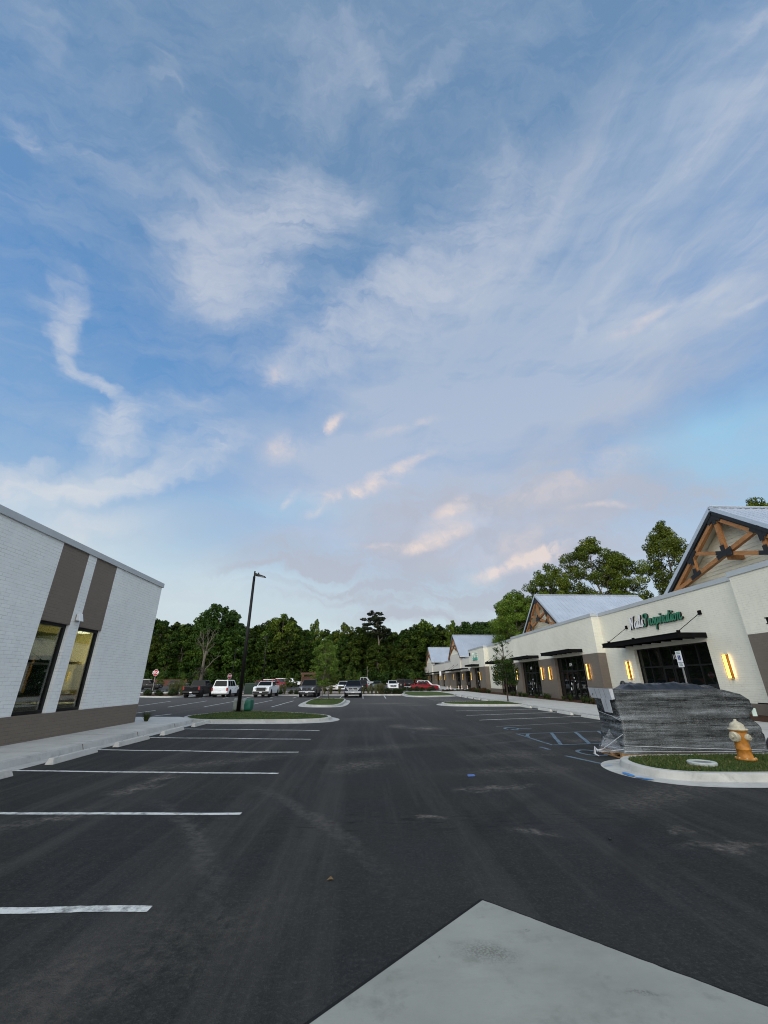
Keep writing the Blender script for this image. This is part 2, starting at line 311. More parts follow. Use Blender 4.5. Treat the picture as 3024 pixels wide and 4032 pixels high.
def grassmat():
    m, n, out = nmat('turf'); p = pos(n)
    a = n.noise(p, 1.2, 5, .65); b = n.noise(p, 30, 4, .7)
    c = n.mix(n.maprange(a, .35, .68, 0, 1), (.028, .060, .010), (.085, .115, .022))
    c = n.mix(n.maprange(b, .5, .75, 0, .6), c, (.13, .13, .035))
    bsdf(n, out, c, .9, 0, .2, bump(n, b, .9, .05))
    m, n, out = nmat('grass_blade')
    i = n.node('ShaderNodeNewGeometry').outputs['Random Per Island']
    c = n.ramp(i, [(0, (.016, .038, .006)), (.5, (.034, .068, .010)), (.85, (.065, .095, .017)), (1, (.16, .15, .05))]); gp_ = n.noise(pos(n), 1.7, 5, .65); c = n.mix(n.maprange(gp_, .52, .72, 0, .75), c, (.115, .105, .035))
    b = bsdf(n, out, c, .6, 0, .3)
    m, n, out = nmat('mulch'); p = pos(n)
    b = n.noise(p, 24, 5, .7); c = n.mix(n.maprange(b, .35, .68, 0, 1), (.030, .014, .008), (.13, .062, .034))
    bsdf(n, out, c, .9, 0, .2, bump(n, b, 1.0, .05))
    m, n, out = nmat('field'); p = pos(n)
    a = n.noise(p, .3, 6, .65); c = n.mix(n.maprange(a, .35, .68, 0, 1), (.025, .035, .012), (.07, .075, .03))
    bsdf(n, out, c, .95, 0, .1)
grassmat()
def leaf(name, dark, mid, light, trans=.25):
    m, n, out = nmat(name)
    at = n.node('ShaderNodeAttribute', attribute_name='tint')
    i = n.node('ShaderNodeNewGeometry').outputs['Random Per Island']
    oi = n.node('ShaderNodeObjectInfo').outputs['Random']
    f = n.math('ADD', n.math('MULTIPLY', at.outputs['Fac'], .62), n.math('MULTIPLY', i, .38))
    c = n.ramp(f, [(.1, dark), (.5, mid), (.95, light)])
    hsv = n.node('ShaderNodeHueSaturation'); n.put(hsv.inputs['Color'], c)
    n.put(hsv.inputs['Hue'], n.maprange(oi, 0, 1, .485, .515)); n.put(hsv.inputs['Value'], n.maprange(oi, 0, 1, .78, 1.2))
    c = hsv.outputs[0]
    b = n.node('ShaderNodeBsdfPrincipled'); n.put(b.inputs['Base Color'], c); b.inputs['Roughness'].default_value = .6; b.inputs['Specular IOR Level'].default_value = .12
    t = n.node('ShaderNodeBsdfTranslucent'); n.put(t.inputs[0], c)
    mx = n.node('ShaderNodeMixShader'); mx.inputs[0].default_value = trans
    n.l.new(b.outputs[0], mx.inputs[1]); n.l.new(t.outputs[0], mx.inputs[2]); n.l.new(mx.outputs[0], out.inputs[0])
leaf('forest_leaf', (.010, .022, .004), (.037, .068, .009), (.115, .155, .022))
leaf('pine_leaf', (.010, .018, .007), (.022, .034, .012), (.045, .056, .020))
leaf('tall_leaf', (.034, .058, .008), (.100, .148, .017), (.205, .240, .038))
leaf('young_leaf', (.055, .090, .016), (.125, .185, .030), (.20, .26, .055), .4)
leaf('dark_leaf', (.012, .028, .006), (.036, .068, .012), (.075, .115, .020))
leaf('bald_leaf', (.040, .075, .012), (.085, .125, .020), (.145, .180, .034), .35)
leaf('liriope_leaf', (.018, .034, .010), (.042, .066, .016), (.085, .105, .030))
leaf('reed_leaf', (.050, .062, .020), (.110, .118, .042), (.21, .20, .10))
leaf('shrub_leaf', (.012, .022, .008), (.035, .052, .014), (.08, .09, .03))
leaf('moss_leaf', (.035, .032, .024), (.075, .068, .05), (.13, .12, .09))
leaf('red_shrub_leaf', (.035, .018, .008), (.09, .05, .02), (.16, .10, .04))
simple('bark', (.085, .068, .052), .9, 0, .4, 5, .1, .8, bscale=9); simple('pale_bark', (.20, .17, .14), .9, 0, .35, 5, .1, .6, bscale=9)
simple('dead_bark', (.125, .110, .088), .9, 0, .3, 4, .1, .6, bscale=9)

simple('coping_metal', (.46, .485, .50), .42, .2, .06, .8); simple('roof_metal', (.53, .57, .63), .38, .5, .05, .6); simple('roof_rib', (.58, .62, .67), .36, .5, .05, .6)
simple('black_metal', (.006, .006, .006), .7, 0, .3, 3, .07); simple('frame_black', (.006, .006, .006), .45, 0, .2, 5, .25)
simple('steel_plate', (.020, .022, .024), .55, .1, .2, 8, .25); simple('bolt_steel', (.25, .26, .27), .4, .8)
def timber():
    m, n, out = nmat('timber'); v = objc(n)
    g = n.noise(n.mapping(v, scale=(6, 1.2, 6)), 3.0, 6, .7); k = n.noise(v, 1.6, 4, .6)
    c = n.mix(n.maprange(g, .3, .7, 0, 1), (.235, .100, .034), (.43, .205, .078)); c = n.mix(n.maprange(k, .55, .75, 0, .6), c, (.15, .058, .02))
    bsdf(n, out, c, .6, 0, .35, bump(n, g, .3, .01))
timber()
simple('siding', (.82, .79, .66), .6, 0, .04, 1.5); simple('soffit', (.70, .68, .57), .6, 0, .04, 1.5); simple('stucco', (.63, .60, .54), .8, 0, .05, 2, .2, .3)
m, n, out = nmat('dark_glass'); bsdf(n, out, (.004, .005, .005), .02, 0, .5)
m, n, out = nmat('clear_glass')
_g = n.node('ShaderNodeBsdfGlossy'); _g.inputs[1].default_value = .02; n.put(_g.inputs[0], (1, 1, 1)); _t = n.node('ShaderNodeBsdfTransparent'); n.put(_t.inputs[0], (.80, .86, .83))
_fr = n.node('ShaderNodeFresnel'); _fr.inputs[0].default_value = 1.5; _mx = n.node('ShaderNodeMixShader')
n.put(_mx.inputs[0], n.math('MULTIPLY_ADD', _fr.outputs[0], .9, .04)); n.l.new(_t.outputs[0], _mx.inputs[1]); n.l.new(_g.outputs[0], _mx.inputs[2]); n.l.new(_mx.outputs[0], out.inputs[0])
emit('sconce_glow', (1.0, .66, .17), 2.4); simple('sconce_frame', (.16, .08, .02), .4, .7, .2, 6)
emit('lamp_disc', (1.0, .90, .62), 14); simple('room_yellow', (.66, .56, .26), .8, 0, .06, 1); simple('room_grey', (.36, .37, .31), .8, 0, .08, 1); simple('room_teal', (.004, .020, .016), .6, 0, .3, 2); simple('room_shade', (.20, .165, .06), .8, 0, .1, 2)
simple('stud_wood', (.42, .24, .10), .7, 0, .2, 6); simple('ceiling_dark', (.10, .09, .06), .9); simple('desk', (.10, .06, .04), .5)
simple('white_metal', (.72, .73, .74), .35, .1, .05, 3); simple('grey_metal', (.30, .30, .29), .5, .6, .1, 5); simple('dark_bronze', (.006, .005, .0055), .5, 0, .2, 3, .25)
simple('sign_white', (.78, .78, .80), .35, 0, .03, 3); simple('sign_green', (.035, .20, .115), .35, 0, .1, 3); simple('mint_green', (.12, .42, .33), .4, 0, .05, 3); simple('pale_mint', (.58, .70, .64), .4, 0, .05, 3)
simple('sign_blue', (.010, .025, .16), .4, 0, .05, 3); simple('text_green', (.02, .13, .06), .5); simple('sign_red', (.36, .008, .014), .4, 0, .06, 3); simple('pale_letters', (.75, .76, .74), .5, 0, .03)
simple('hydrant_orange', (.385, .158, .024), .5, 0, .28, 9, .3, .25, bscale=26); simple('hydrant_white', (.42, .39, .295), .55, 0, .24, 10, .4, .15, bscale=30)
simple('black_plastic', (.009, .009, .010), .30, 0, .3, 4, .35, .4, bscale=9); simple('bulkhead', (.55, .56, .47), .8, 0, .05, 1); simple('pallet_wood', (.33, .20, .10), .85, 0, .25, 5, .2, .3)
simple('label_paper', (.44, .46, .49), .4, 0, .10, 9, .5, .3, bscale=14); simple('label_ink', (.06, .06, .07), .6)
simple('green_bag', (.015, .105, .070), .5, 0, .25, 5, .4, .3, bscale=12); simple('grey_bag', (.21, .23, .21), .6, 0, .15, 5, .3, .3, bscale=12)
simple('cone_orange', (.75, .10, .015), .5, 0, .08, 5); simple('cone_white', (.75, .74, .72), .45); simple('tape_yellow', (.50, .42, .08), .5)
simple('tyre', (.010, .010, .010), .8, 0, .2, 10, .2); simple('rim_silver', (.42, .43, .44), .3, .8, .1, 6); simple('rim_black', (.02, .02, .02), .35, .6); simple('chrome', (.55, .56, .58), .15, 1.0, .05, 4); simple('lamp_clear', (.55, .57, .60), .08, .3, .05, 6, .6); simple('lamp_red', (.28, .010, .010), .12, 0, .1, 6, .6)
simple('car_glass', (.006, .008, .010), .08, 0, .1, 2, .12); simple('trim_black', (.012, .012, .013), .5); simple('plate_white', (.70, .71, .73), .4)
for nm, c in dict(car_white=(.72, .73, .74), car_black=(.008, .008, .010), car_navy=(.010, .016, .030), car_charcoal=(.030, .030, .032), car_red=(.20, .008, .014), car_maroon=(.13, .008, .014), car_cream=(.55, .52, .45), car_silver=(.34, .36, .38), car_greengrey=(.09, .115, .115), car_brown=(.045, .032, .030)).items():
    simple(nm, c, .32, 0, .05, 1.5, .18, coat=.10)
simple('fence_wood', (.105, .045, .030), .85, 0, .2, 3); simple('pergola_wood', (.14, .075, .045), .8, 0, .2, 4); simple('bin_green', (.012, .030, .022), .5); simple('bit_blue', (.05, .11, .32), .5); simple('dry_leaf', (.16, .10, .03), .7)
simple('joint_tar', (.010, .010, .010), .8, 0, .4, 9, .2, .5); simple('lid_grey', (.40, .43, .42), .6, 0, .1, 8)
def wrap():
    m, n, out = nmat('stretch_wrap'); p = objc(n)
    s1 = n.noise(n.mapping(p, rot=(0, R(1.5), 0), scale=(.55, .55, 13)), 1.3, 8, .68); s2 = n.noise(n.mapping(p, rot=(0, R(-3), 0), scale=(.9, .9, 30)), 1.6, 6, .7)
    s3 = n.noise(n.mapping(p, scale=(1, 1, 1.4)), 1.5, 5, .6)
    blot = n.noise(n.mapping(p, scale=(1, 1, 1.2)), 9, 7, .72)
    c = n.mix(n.maprange(blot, .35, .68, 0, 1), (.004, .005, .006), (.060, .068, .071)); sx_ = n.node('ShaderNodeSeparateXYZ'); n.put(sx_.inputs[0], p); seam = n.math('PINGPONG', n.math('ADD', sx_.outputs[0], n.math('MULTIPLY', s3, .10)), .31); c = n.mix(n.maprange(seam, .0, .035, .85, 0), c, (.003, .003, .004))
    k = n.math('MULTIPLY', n.maprange(s1, .40, .68, 0, 1), n.maprange(s3, .32, .62, .3, 1))
    c = n.mix(n.math('MULTIPLY', k, .40), c, (.16, .18, .19))
    vf = n.noise(n.mapping(p, rot=(0, R(8), 0), scale=(7, 7, .7)), 1.2, 6, .65); c = n.mix(n.maprange(vf, .54, .70, 0, .25), c, (.16, .18, .19)); c = n.mix(n.maprange(vf, .44, .32, 0, .55), c, (.010, .012, .013))
    hair = n.math('MULTIPLY', n.maprange(s2, .59, .69, 0, 1), n.maprange(s3, .40, .60, .2, 1))
    c = n.mix(n.math('MULTIPLY', hair, .35), c, (.42, .46, .49))
    h = n.math('ADD', n.math('MULTIPLY', s1, 1.0), n.math('ADD', n.math('MULTIPLY', s2, .5), n.math('MULTIPLY', blot, .3)))
    bsdf(n, out, c, n.maprange(s1, .35, .7, .16, .36), 0, .6, bump(n, h, .8, .03))
    m, n, out = nmat('wrap_film'); p = objc(n)
    wide = n.noise(n.mapping(p, rot=(0, R(1.2), 0), scale=(.35, .35, 6)), 1.4, 6, .62); fine_ = n.noise(n.mapping(p, rot=(0, R(-2), 0), scale=(.6, .6, 34)), 1.7, 5, .7); big_ = n.noise(p, 1.3, 4, .6)
    al = n.math('ADD', n.math('MULTIPLY', n.maprange(wide, .42, .70, 0, .55), n.maprange(big_, .35, .62, .3, 1)), n.math('MULTIPLY', n.maprange(fine_, .60, .70, 0, .55), n.maprange(big_, .4, .6, .3, 1)))
    dg = n.node('ShaderNodeBsdfPrincipled'); n.put(dg.inputs['Base Color'], (.40, .44, .47)); dg.inputs['Roughness'].default_value = .22; n.l.new(bump(n, n.math('ADD', wide, n.math('MULTIPLY', fine_, .6)), .7, .03), dg.inputs['Normal'])
    gl = n.node('ShaderNodeBsdfGlossy'); gl.inputs[1].default_value = .12; n.l.new(bump(n, n.math('ADD', wide, n.math('MULTIPLY', fine_, .6)), .8, .03), gl.inputs['Normal'])
    tr_ = n.node('ShaderNodeBsdfTransparent'); fr_ = n.node('ShaderNodeFresnel'); fr_.inputs[0].default_value = 1.35
    m1 = n.node('ShaderNodeMixShader'); n.l.new(fr_.outputs[0], m1.inputs[0]); n.l.new(tr_.outputs[0], m1.inputs[1]); n.l.new(gl.outputs[0], m1.inputs[2])
    m2 = n.node('ShaderNodeMixShader'); n.put(m2.inputs[0], al); n.l.new(m1.outputs[0], m2.inputs[1]); n.l.new(dg.outputs[0], m2.inputs[2]); n.l.new(m2.outputs[0], out.inputs[0])
    m, n, out = nmat('film'); p = objc(n)
    s = n.noise(n.mapping(p, rot=(R(20), R(35), 0), scale=(1, 1, 14)), 2, 6, .7)
    d = n.node('ShaderNodeBsdfPrincipled'); n.put(d.inputs['Base Color'], (.55, .58, .62)); d.inputs['Roughness'].default_value = .3
    t = n.node('ShaderNodeBsdfTransparent'); mx = n.node('ShaderNodeMixShader'); n.put(mx.inputs[0], n.maprange(s, .42, .70, .03, .5))
    n.l.new(t.outputs[0], mx.inputs[1]); n.l.new(d.outputs[0], mx.inputs[2]); n.l.new(mx.outputs[0], out.inputs[0])
wrap()

# ------------------------------------------------------------------ mesh helper
class MB:
    def __init__(s): s.v = []; s.f = []
    def quad(s, a, b, c, d):
        k = len(s.v); s.v += [tuple(a), tuple(b), tuple(c), tuple(d)]; s.f.append((k, k+1, k+2, k+3))
    def box(s, x0, x1, y0, y1, z0, z1):
        if x1 < x0: x0, x1 = x1, x0
        if y1 < y0: y0, y1 = y1, y0
        k = len(s.v)
        s.v += [(x0,y0,z0),(x1,y0,z0),(x1,y1,z0),(x0,y1,z0),(x0,y0,z1),(x1,y0,z1),(x1,y1,z1),(x0,y1,z1)]
        s.f += [(k,k+3,k+2,k+1),(k+4,k+5,k+6,k+7),(k,k+1,k+5,k+4),(k+1,k+2,k+6,k+5),(k+2,k+3,k+7,k+6),(k+3,k,k+4,k+7)]
    def beam(s, p0, p1, w, h, up=(0,0,1)):
        p0, p1 = Vector(p0), Vector(p1); d = (p1-p0).normalized(); u = Vector(up)
        sd = d.cross(u)
        if sd.length < 1e-4: sd = d.cross(Vector((1,0,0)))
        sd.normalize(); u = sd.cross(d)
        k = len(s.v)
        for p in (p0, p1):
            for a, b in ((-1,-1),(1,-1),(1,1),(-1,1)): s.v.append(tuple(p + sd*(a*w/2) + u*(b*h/2)))
        s.f += [(k,k+1,k+2,k+3),(k+7,k+6,k+5,k+4)] + [(k+i, k+4+i, k+4+(i+1)%4, k+(i+1)%4) for i in range(4)]
    def hexa(s, b4, t4):
        k = len(s.v); s.v += [tuple(p) for p in b4] + [tuple(p) for p in t4]
        s.f += [(k+3,k+2,k+1,k),(k+4,k+5,k+6,k+7)] + [(k+i, k+(i+1)%4, k+4+(i+1)%4, k+4+i) for i in range(4)]
    def prism(s, pts, z0, z1, cap_bottom=True):
        n = len(pts); k = len(s.v)
        s.v += [(p[0],p[1],z0) for p in pts] + [(p[0],p[1],z1) for p in pts]
        s.f.append(tuple(range(k+n, k+2*n)))
        if cap_bottom: s.f.append(tuple(range(k+n-1, k-1, -1)))
        s.f += [(k+i, k+(i+1)%n, k+n+(i+1)%n, k+n+i) for i in range(n)]
    def xprism(s, pts, x0, x1):
        """polygon given in (y, z), extruded along x"""
        n = len(pts); k = len(s.v)
        s.v += [(x0,p[0],p[1]) for p in pts] + [(x1,p[0],p[1]) for p in pts]
        s.f += [tuple(range(k+n, k+2*n)), tuple(range(k+n-1, k-1, -1))]
        s.f += [(k+i, k+(i+1)%n, k+n+(i+1)%n, k+n+i) for i in range(n)]
    def yprism(s, pts, y0, y1):
        n = len(pts); k = len(s.v)
        s.v += [(p[0],y0,p[1]) for p in pts] + [(p[0],y1,p[1]) for p in pts]
        s.f += [tuple(range(k+n, k+2*n)), tuple(range(k+n-1, k-1, -1))]
        s.f += [(k+i, k+(i+1)%n, k+n+(i+1)%n, k+n+i) for i in range(n)]
    def tube(s, pts, rad, n=8, cap=True):
        pts = [Vector(p) for p in pts]
        if not isinstance(rad, (list, tuple)): rad = [rad]*len(pts)
        k0 = len(s.v); prev = None
        for i, p in enumerate(pts):
            d = (pts[min(i+1, len(pts)-1)] - pts[max(i-1, 0)]).normalized()
            a = prev if prev is not None else (Vector((1,0,0)) if abs(d.x) < .9 else Vector((0,1,0)))
            a = (a - d*a.dot(d)).normalized(); prev = a; b = d.cross(a)
            for j in range(n):
                t = 2*math.pi*j/n; s.v.append(tuple(p + (a*math.cos(t) + b*math.sin(t))*rad[i]))
        for i in range(len(pts)-1):
            for j in range(n):
                q = k0+i*n; s.f.append((q+j, q+(j+1)%n, q+n+(j+1)%n, q+n+j))
        if cap:
            s.f.append(tuple(range(k0+n-1, k0-1, -1))); q = k0+(len(pts)-1)*n; s.f.append(tuple(range(q, q+n)))
    def lathe(s, prof, origin=(0,0,0), axis='z', n=20):
        k0 = len(s.v); o = Vector(origin)
        for (r, h) in prof:
            for j in range(n):
                t = 2*math.pi*j/n; a, b = r*math.cos(t), r*math.sin(t)
                s.v.append(tuple(o + (Vector((a,b,h)) if axis == 'z' else Vector((h,a,b)) if axis == 'x' else Vector((b,h,a)))))
        for i in range(len(prof)-1):
            for j in range(n):
                q = k0+i*n; s.f.append((q+j, q+(j+1)%n, q+n+(j+1)%n, q+n+j))
        s.f.append(tuple(range(k0+n-1, k0-1, -1))); q = k0+(len(prof)-1)*n; s.f.append(tuple(range(q, q+n)))
    def build(s, name, mat, parent=None, at=None, smooth=False, bevel=0.0, seg=2):
        me = bpy.data.meshes.new(name)
        vs = s.v if at is None else [(a-at[0], b-at[1], c-at[2]) for a, b, c in s.v]
        me.from_pydata(vs, [], s.f); me.update()
        if smooth: me.polygons.foreach_set('use_smooth', [True]*len(me.polygons))
        me.materials.append(MATS[mat] if isinstance(mat, str) else mat)
        o = bpy.data.objects.new(name, me); COL.objects.link(o)
        if parent is not None: o.parent = parent
        if bevel:
            b = o.modifiers.new('bevel', 'BEVEL'); b.width = bevel; b.segments = seg; b.limit_method = 'ANGLE'; b.angle_limit = R(35)
        return o
def tag(o, label=None, cat=None, group=None, kind=None):
    if label: o['label'] = label
    if cat: o['category'] = cat
    if group: o['group'] = group
    if kind: o['kind'] = kind
    return o
def thing(name, label, cat, loc=(0,0,0), rz=0.0, group=None):
    o = bpy.data.objects.new(name, None); COL.objects.link(o); o.location = loc; o.rotation_euler = (0, 0, rz)
    o.empty_display_size = .3
    return tag(o, label, cat, group)
def dup(root, loc, rz=0.0, scale=1.0, label=None, group=None):
    r = root.copy(); COL.objects.link(r); r.location = loc; r.rotation_euler = (0, 0, rz)
    r.scale = scale if isinstance(scale, tuple) else (scale,)*3
    if label: r['label'] = label
    if group: r['group'] = group
    for ch in root.children:
        c = ch.copy(); COL.objects.link(c); c.parent = r
        for g in ch.children:
            d = g.copy(); COL.objects.link(d); d.parent = c
    return r
def text_mb(txt, size, M4, mat, name, parent, depth=.01, bold=0.0, shear=0.0):
    cu = bpy.data.curves.new('text', 'FONT'); cu.body = txt; cu.size = size; cu.extrude = depth; cu.offset = bold; cu.shear = shear
    cu.align_x = 'CENTER'; cu.align_y = 'CENTER'; cu.resolution_u = 3
    t = bpy.data.objects.new('text', cu); COL.objects.link(t)
    dg = bpy.context.evaluated_depsgraph_get()
    me = bpy.data.meshes.new_from_object(t.evaluated_get(dg)); bpy.data.objects.remove(t)
    me.transform(M4); me.materials.clear(); me.materials.append(MATS[mat]); me.name = name
    o = bpy.data.objects.new(name, me); COL.objects.link(o)
    if parent is not None: o.parent = parent
    return o
def face_minus_x(x, y, z):   # text frame on a wall seen from the -x side: right = -y, up = z
    return Matrix(((0, 0, -1, x), (-1, 0, 0, y), (0, 1, 0, z), (0, 0, 0, 1)))
def face_minus_y(x, y, z):
    return Matrix(((1, 0, 0, x), (0, 0, -1, y), (0, 1, 0, z), (0, 0, 0, 1)))

# ------------------------------------------------------------------ the setting
def st(o, label, kind='structure', cat=None): return tag(o, label, cat or {'structure': 'ground', 'stuff': 'plants'}[kind], None, kind)
m_ = MB(); m_.quad((-900,-300,-.05),(900,-300,-.05),(900,1500,-.05),(-900,1500,-.05))
st(m_.build('ground', 'field'), 'dark grassy ground stretching beyond the car lots to the trees')
m_ = MB(); xs = [-75 + 5*i for i in range(36)]
m_.quad((-75,-30,0),(60,-30,0),(60,76,0),(-75,76,0))
st(m_.build('car_park_asphalt', 'asphalt'), 'dark grey asphalt of the car park with pale scuffs and a wet streak')
def gz(y): return .05 + max(0.0, (y-76))*.011 if y > 76 else 0.0
m_ = MB(); m_.quad((-75,76,.004),(22,76,.004),(22,128,.004+gz(128)),(-75,128,.004+gz(128)))
st(m_.build('rear_car_park', 'asphalt'), 'grey asphalt of the rear car park beyond the planted strip')
m_ = MB(); a = Vector((1.06, 4.6, 0)); u1 = Vector((-.7071,-.7071,0)); u2 = Vector((.7071,-.7071,0)); L = 7.0
p = [a, a+u2*L, a+u2*L+u1*L, a+u1*L]; p = [(q.x, q.y) for q in p][::-1]
pj = []
for i in range(4):
    q0, q1 = Vector(p[i]), Vector(p[(i+1) % 4]); nn = 160
    for j in range(nn): q = q0.lerp(q1, j/nn); w = .006*mnoise.noise((q.x*9, q.y*9, 1))+.005*mnoise.noise((q.x*31, q.y*31, 4)); pj.append((q.x+w, q.y+w))
m_.prism(pj, -.04, .018)
st(m_.build('concrete_pad', 'pad_concrete', bevel=.012), 'smooth grey concrete pad whose corner points up the drive')

m_ = MB(); cq = a - u1*.0 ; oo = .035
po = [a+Vector((0,oo*1.414,0)), a+u2*L+Vector((0,oo*1.414,0))+u2*oo, a+u1*L+Vector((0,oo*1.414,0))+u1*oo]
m_.quad((po[0].x,po[0].y,.004),(a.x,a.y-.06,.004),((a+u2*L).x,(a+u2*L).y-.06,.004),(po[1].x,po[1].y,.004)); m_.quad((po[0].x,po[0].y,.005),(po[2].x,po[2].y,.005),((a+u1*L).x,(a+u1*L).y-.06,.005),(a.x,a.y-.06,.005))
st(m_.build('pad_joint', 'joint_tar'), 'dark tarry seam round the grey concrete pad')
def offset_path(pts, d):
    """offset an open polyline to its left by d"""
    out = []
    for i, q in enumerate(pts):
        a = Vector(pts[max(i-1,0)]); b = Vector(pts[min(i+1,len(pts)-1)]); t = (b-a).normalized()
        out.append((q[0]-t.y*d, q[1]+t.x*d))
    return out
def smooth_loop(pts, it=2):
    for _ in range(it):
        o = []
        for i in range(len(pts)):
            a, b = Vector(pts[i]), Vector(pts[(i+1)%len(pts)])
            o += [tuple(a*.75+b*.25), tuple(a*.25+b*.75)]
        pts = o
    return pts
def loop_offset(pts, d):
    n = len(pts); out = []
    for i in range(n):
        a, b = Vector(pts[i-1]), Vector(pts[(i+1)%n]); t = (b-a).normalized()
        out.append((pts[i][0]+t.y*d, pts[i][1]-t.x*d))     # outward for counter-clockwise loops
    return out
def ring(mb, sections):
    """sections: list of (loop, z); skin neighbouring loops"""
    k = len(mb.v); n = len(sections[0][0])
    for lp, z in sections: mb.v += [(q[0], q[1], z) for q in lp]
    for i in range(len(sections)-1):
        for j in range(n):
            q = k+i*n; mb.f.append((q+j, q+(j+1)%n, q+n+(j+1)%n, q+n+j))
def blades(name, loop, n, h, z0, seed, wid=.006, kind_mat='grass_blade', mound=0.0):
    rng = np.random.default_rng(seed); P_ = np.array(loop); lo, hi = P_.min(0), P_.max(0); pts = []
    def inside(q):
        x, y = q[:,0], q[:,1]; c = np.zeros(len(q), bool)
        for i in range(len(P_)):
            x1, y1 = P_[i-1]; x2, y2 = P_[i]
            if y1 == y2: continue
            hit = ((y1 > y) != (y2 > y)) & (x < (x2-x1)*(y-y1)/(y2-y1)+x1); c ^= hit
        return c
    while sum(map(len, pts)) < n:
        q = rng.uniform(lo, hi, (n, 2)); pts.append(q[inside(q)])
    q = np.concatenate(pts)[:n]
    ang = rng.uniform(0, 2*np.pi, n); hh = h*rng.uniform(.5, 1.25, n); lean = rng.normal(0, .5, (n, 2))*hh[:,None]; w = wid*rng.uniform(.7, 1.4, n)
    dx, dy = np.cos(ang)*w, np.sin(ang)*w; z = np.full(n, z0)
    V = np.empty((n, 3, 3)); V[:,0] = np.stack([q[:,0]-dx, q[:,1]-dy, z], 1); V[:,1] = np.stack([q[:,0]+dx, q[:,1]+dy, z], 1)
    V[:,2] = np.stack([q[:,0]+lean[:,0], q[:,1]+lean[:,1], z+hh], 1)
    me = bpy.data.meshes.new(name); me.from_pydata(V.reshape(-1,3).tolist(), [], np.arange(3*n).reshape(n,3).tolist()); me.materials.append(MATS[kind_mat])
    o = bpy.data.objects.new(name, me); COL.objects.link(o); return o
def island(loop, label, gutter=True, nblade=6000, seed=1, top='turf', tlabel='', kw=.16, gw=.42, dome=.0):
    """counter-clockwise outline of the kerb top"""
    if sum(loop[i-1][0]*loop[i][1]-loop[i][0]*loop[i-1][1] for i in range(len(loop))) < 0: loop = loop[::-1]
    lp = smooth_loop(loop, 3); inn = loop_offset(lp, -kw)
    mb = MB(); secs = [(inn, .0), (inn, .15), (loop_offset(lp, -.02), .15), (lp, .135), (loop_offset(lp, .03), .02)]
    if gutter: secs += [(loop_offset(lp, .05), .012), (loop_offset(lp, gw), .004)]
    ring(mb, secs)
    st(mb.build('kerb', 'kerb_concrete', smooth=False), label)
    g = MB(); n = len(inn); c = (sum(q[0] for q in inn)/n, sum(q[1] for q in inn)/n)
    k = len(g.v); lv = [(1.0, .12), (.93, .135+dome*.4), (.6, .145+dome), (.25, .15+dome)]
    for s_, z in lv: g.v += [(c[0]+(q[0]-c[0])*s_, c[1]+(q[1]-c[1])*s_, z) for q in inn]
    for i in range(3):
        for j in range(n): q = k+i*n; g.f.append((q+j, q+(j+1)%n, q+n+(j+1)%n, q+n+j))
    g.f.append(tuple(range(k+3*n, k+4*n)))
    st(g.build('turf' if top == 'turf' else 'mulch', top, smooth=True), tlabel, 'structure')
    if nblade:
        st(blades('grass', loop_offset(lp, -kw-.02), nblade, .052, .14, seed, .007), 'short blades of grass growing on ' + tlabel.split(' on ', 1)[-1], 'stuff', 'grass')
    return inn
# near right island, by the hydrant
I1 = [(12.0,8.85),(12.0,11.15),(9.0,11.12),(7.2,11.08),(6.25,11.0),(5.8,10.6),(5.66,9.95),(5.78,9.35),(6.2,8.95),(7.2,8.82),(9.0,8.82)]
island(I1[::-1], 'pale kerb with rounded nose round the hydrant island', True, 26000, 3, 'turf', 'mown turf on the island where the hydrant stands')
# left island with the lamp post
I2 = [(-8.5,22.3),(-7.4,21.6),(-5.0,21.45),(-3.2,21.45),(-2.0,21.9),(-1.62,22.8),(-1.8,23.9),(-2.7,25.2),(-4.4,26.6),(-6.2,27.6),(-7.9,27.7),(-8.7,26.3),(-9.4,23.9)]
island(I2, 'pale kerb round the grass island with the tall lamp post', True, 22000, 4, 'turf', 'mown turf on the island of the tall lamp post')
I3 = [(-4.6,34.2),(-2.6,33.6),(-1.9,34.6),(-1.75,40.0),(-1.85,44.5),(-2.3,46.6),(-4.9,46.7),(-5.3,45.0),(-5.1,38.0)]
island(I3, 'pale kerb round the narrow island with two young trees', True, 5000, 5, 'turf', 'dry mown turf on the narrow island of the two young trees')
I4 = [(6.4,34.6),(8.0,33.9),(11.8,33.7),(12.3,33.7),(12.3,39.4),(11.0,39.4),(7.0,38.6),(6.1,36.6)]
island(I4, 'pale kerb round the island with the dark young tree by the sidewalk', True, 5000, 6, 'turf', 'mown turf on the island of the dark young tree')
I5 = [(5.6,52.6),(8.6,53.3),(12.3,56.5),(12.3,75.0),(6.9,74.5),(5.5,66.0),(5.2,58.0)]
island(I5, 'long pale kerb round the big far lawn island', True, 0, 7, 'turf', 'mown turf on the big far lawn island')
I6 = [(-28.6,57.0),(-25.0,54.6),(-22.6,54.6),(-22.4,58.0),(-23.0,62.0),(-30.0,68.5),(-31.6,67.5),(-31.0,62.0)]
island(I6, 'pale kerb round the planted island below the near stop sign', True, 0, 8, 'mulch', 'mulch bed on the island below the near stop sign')

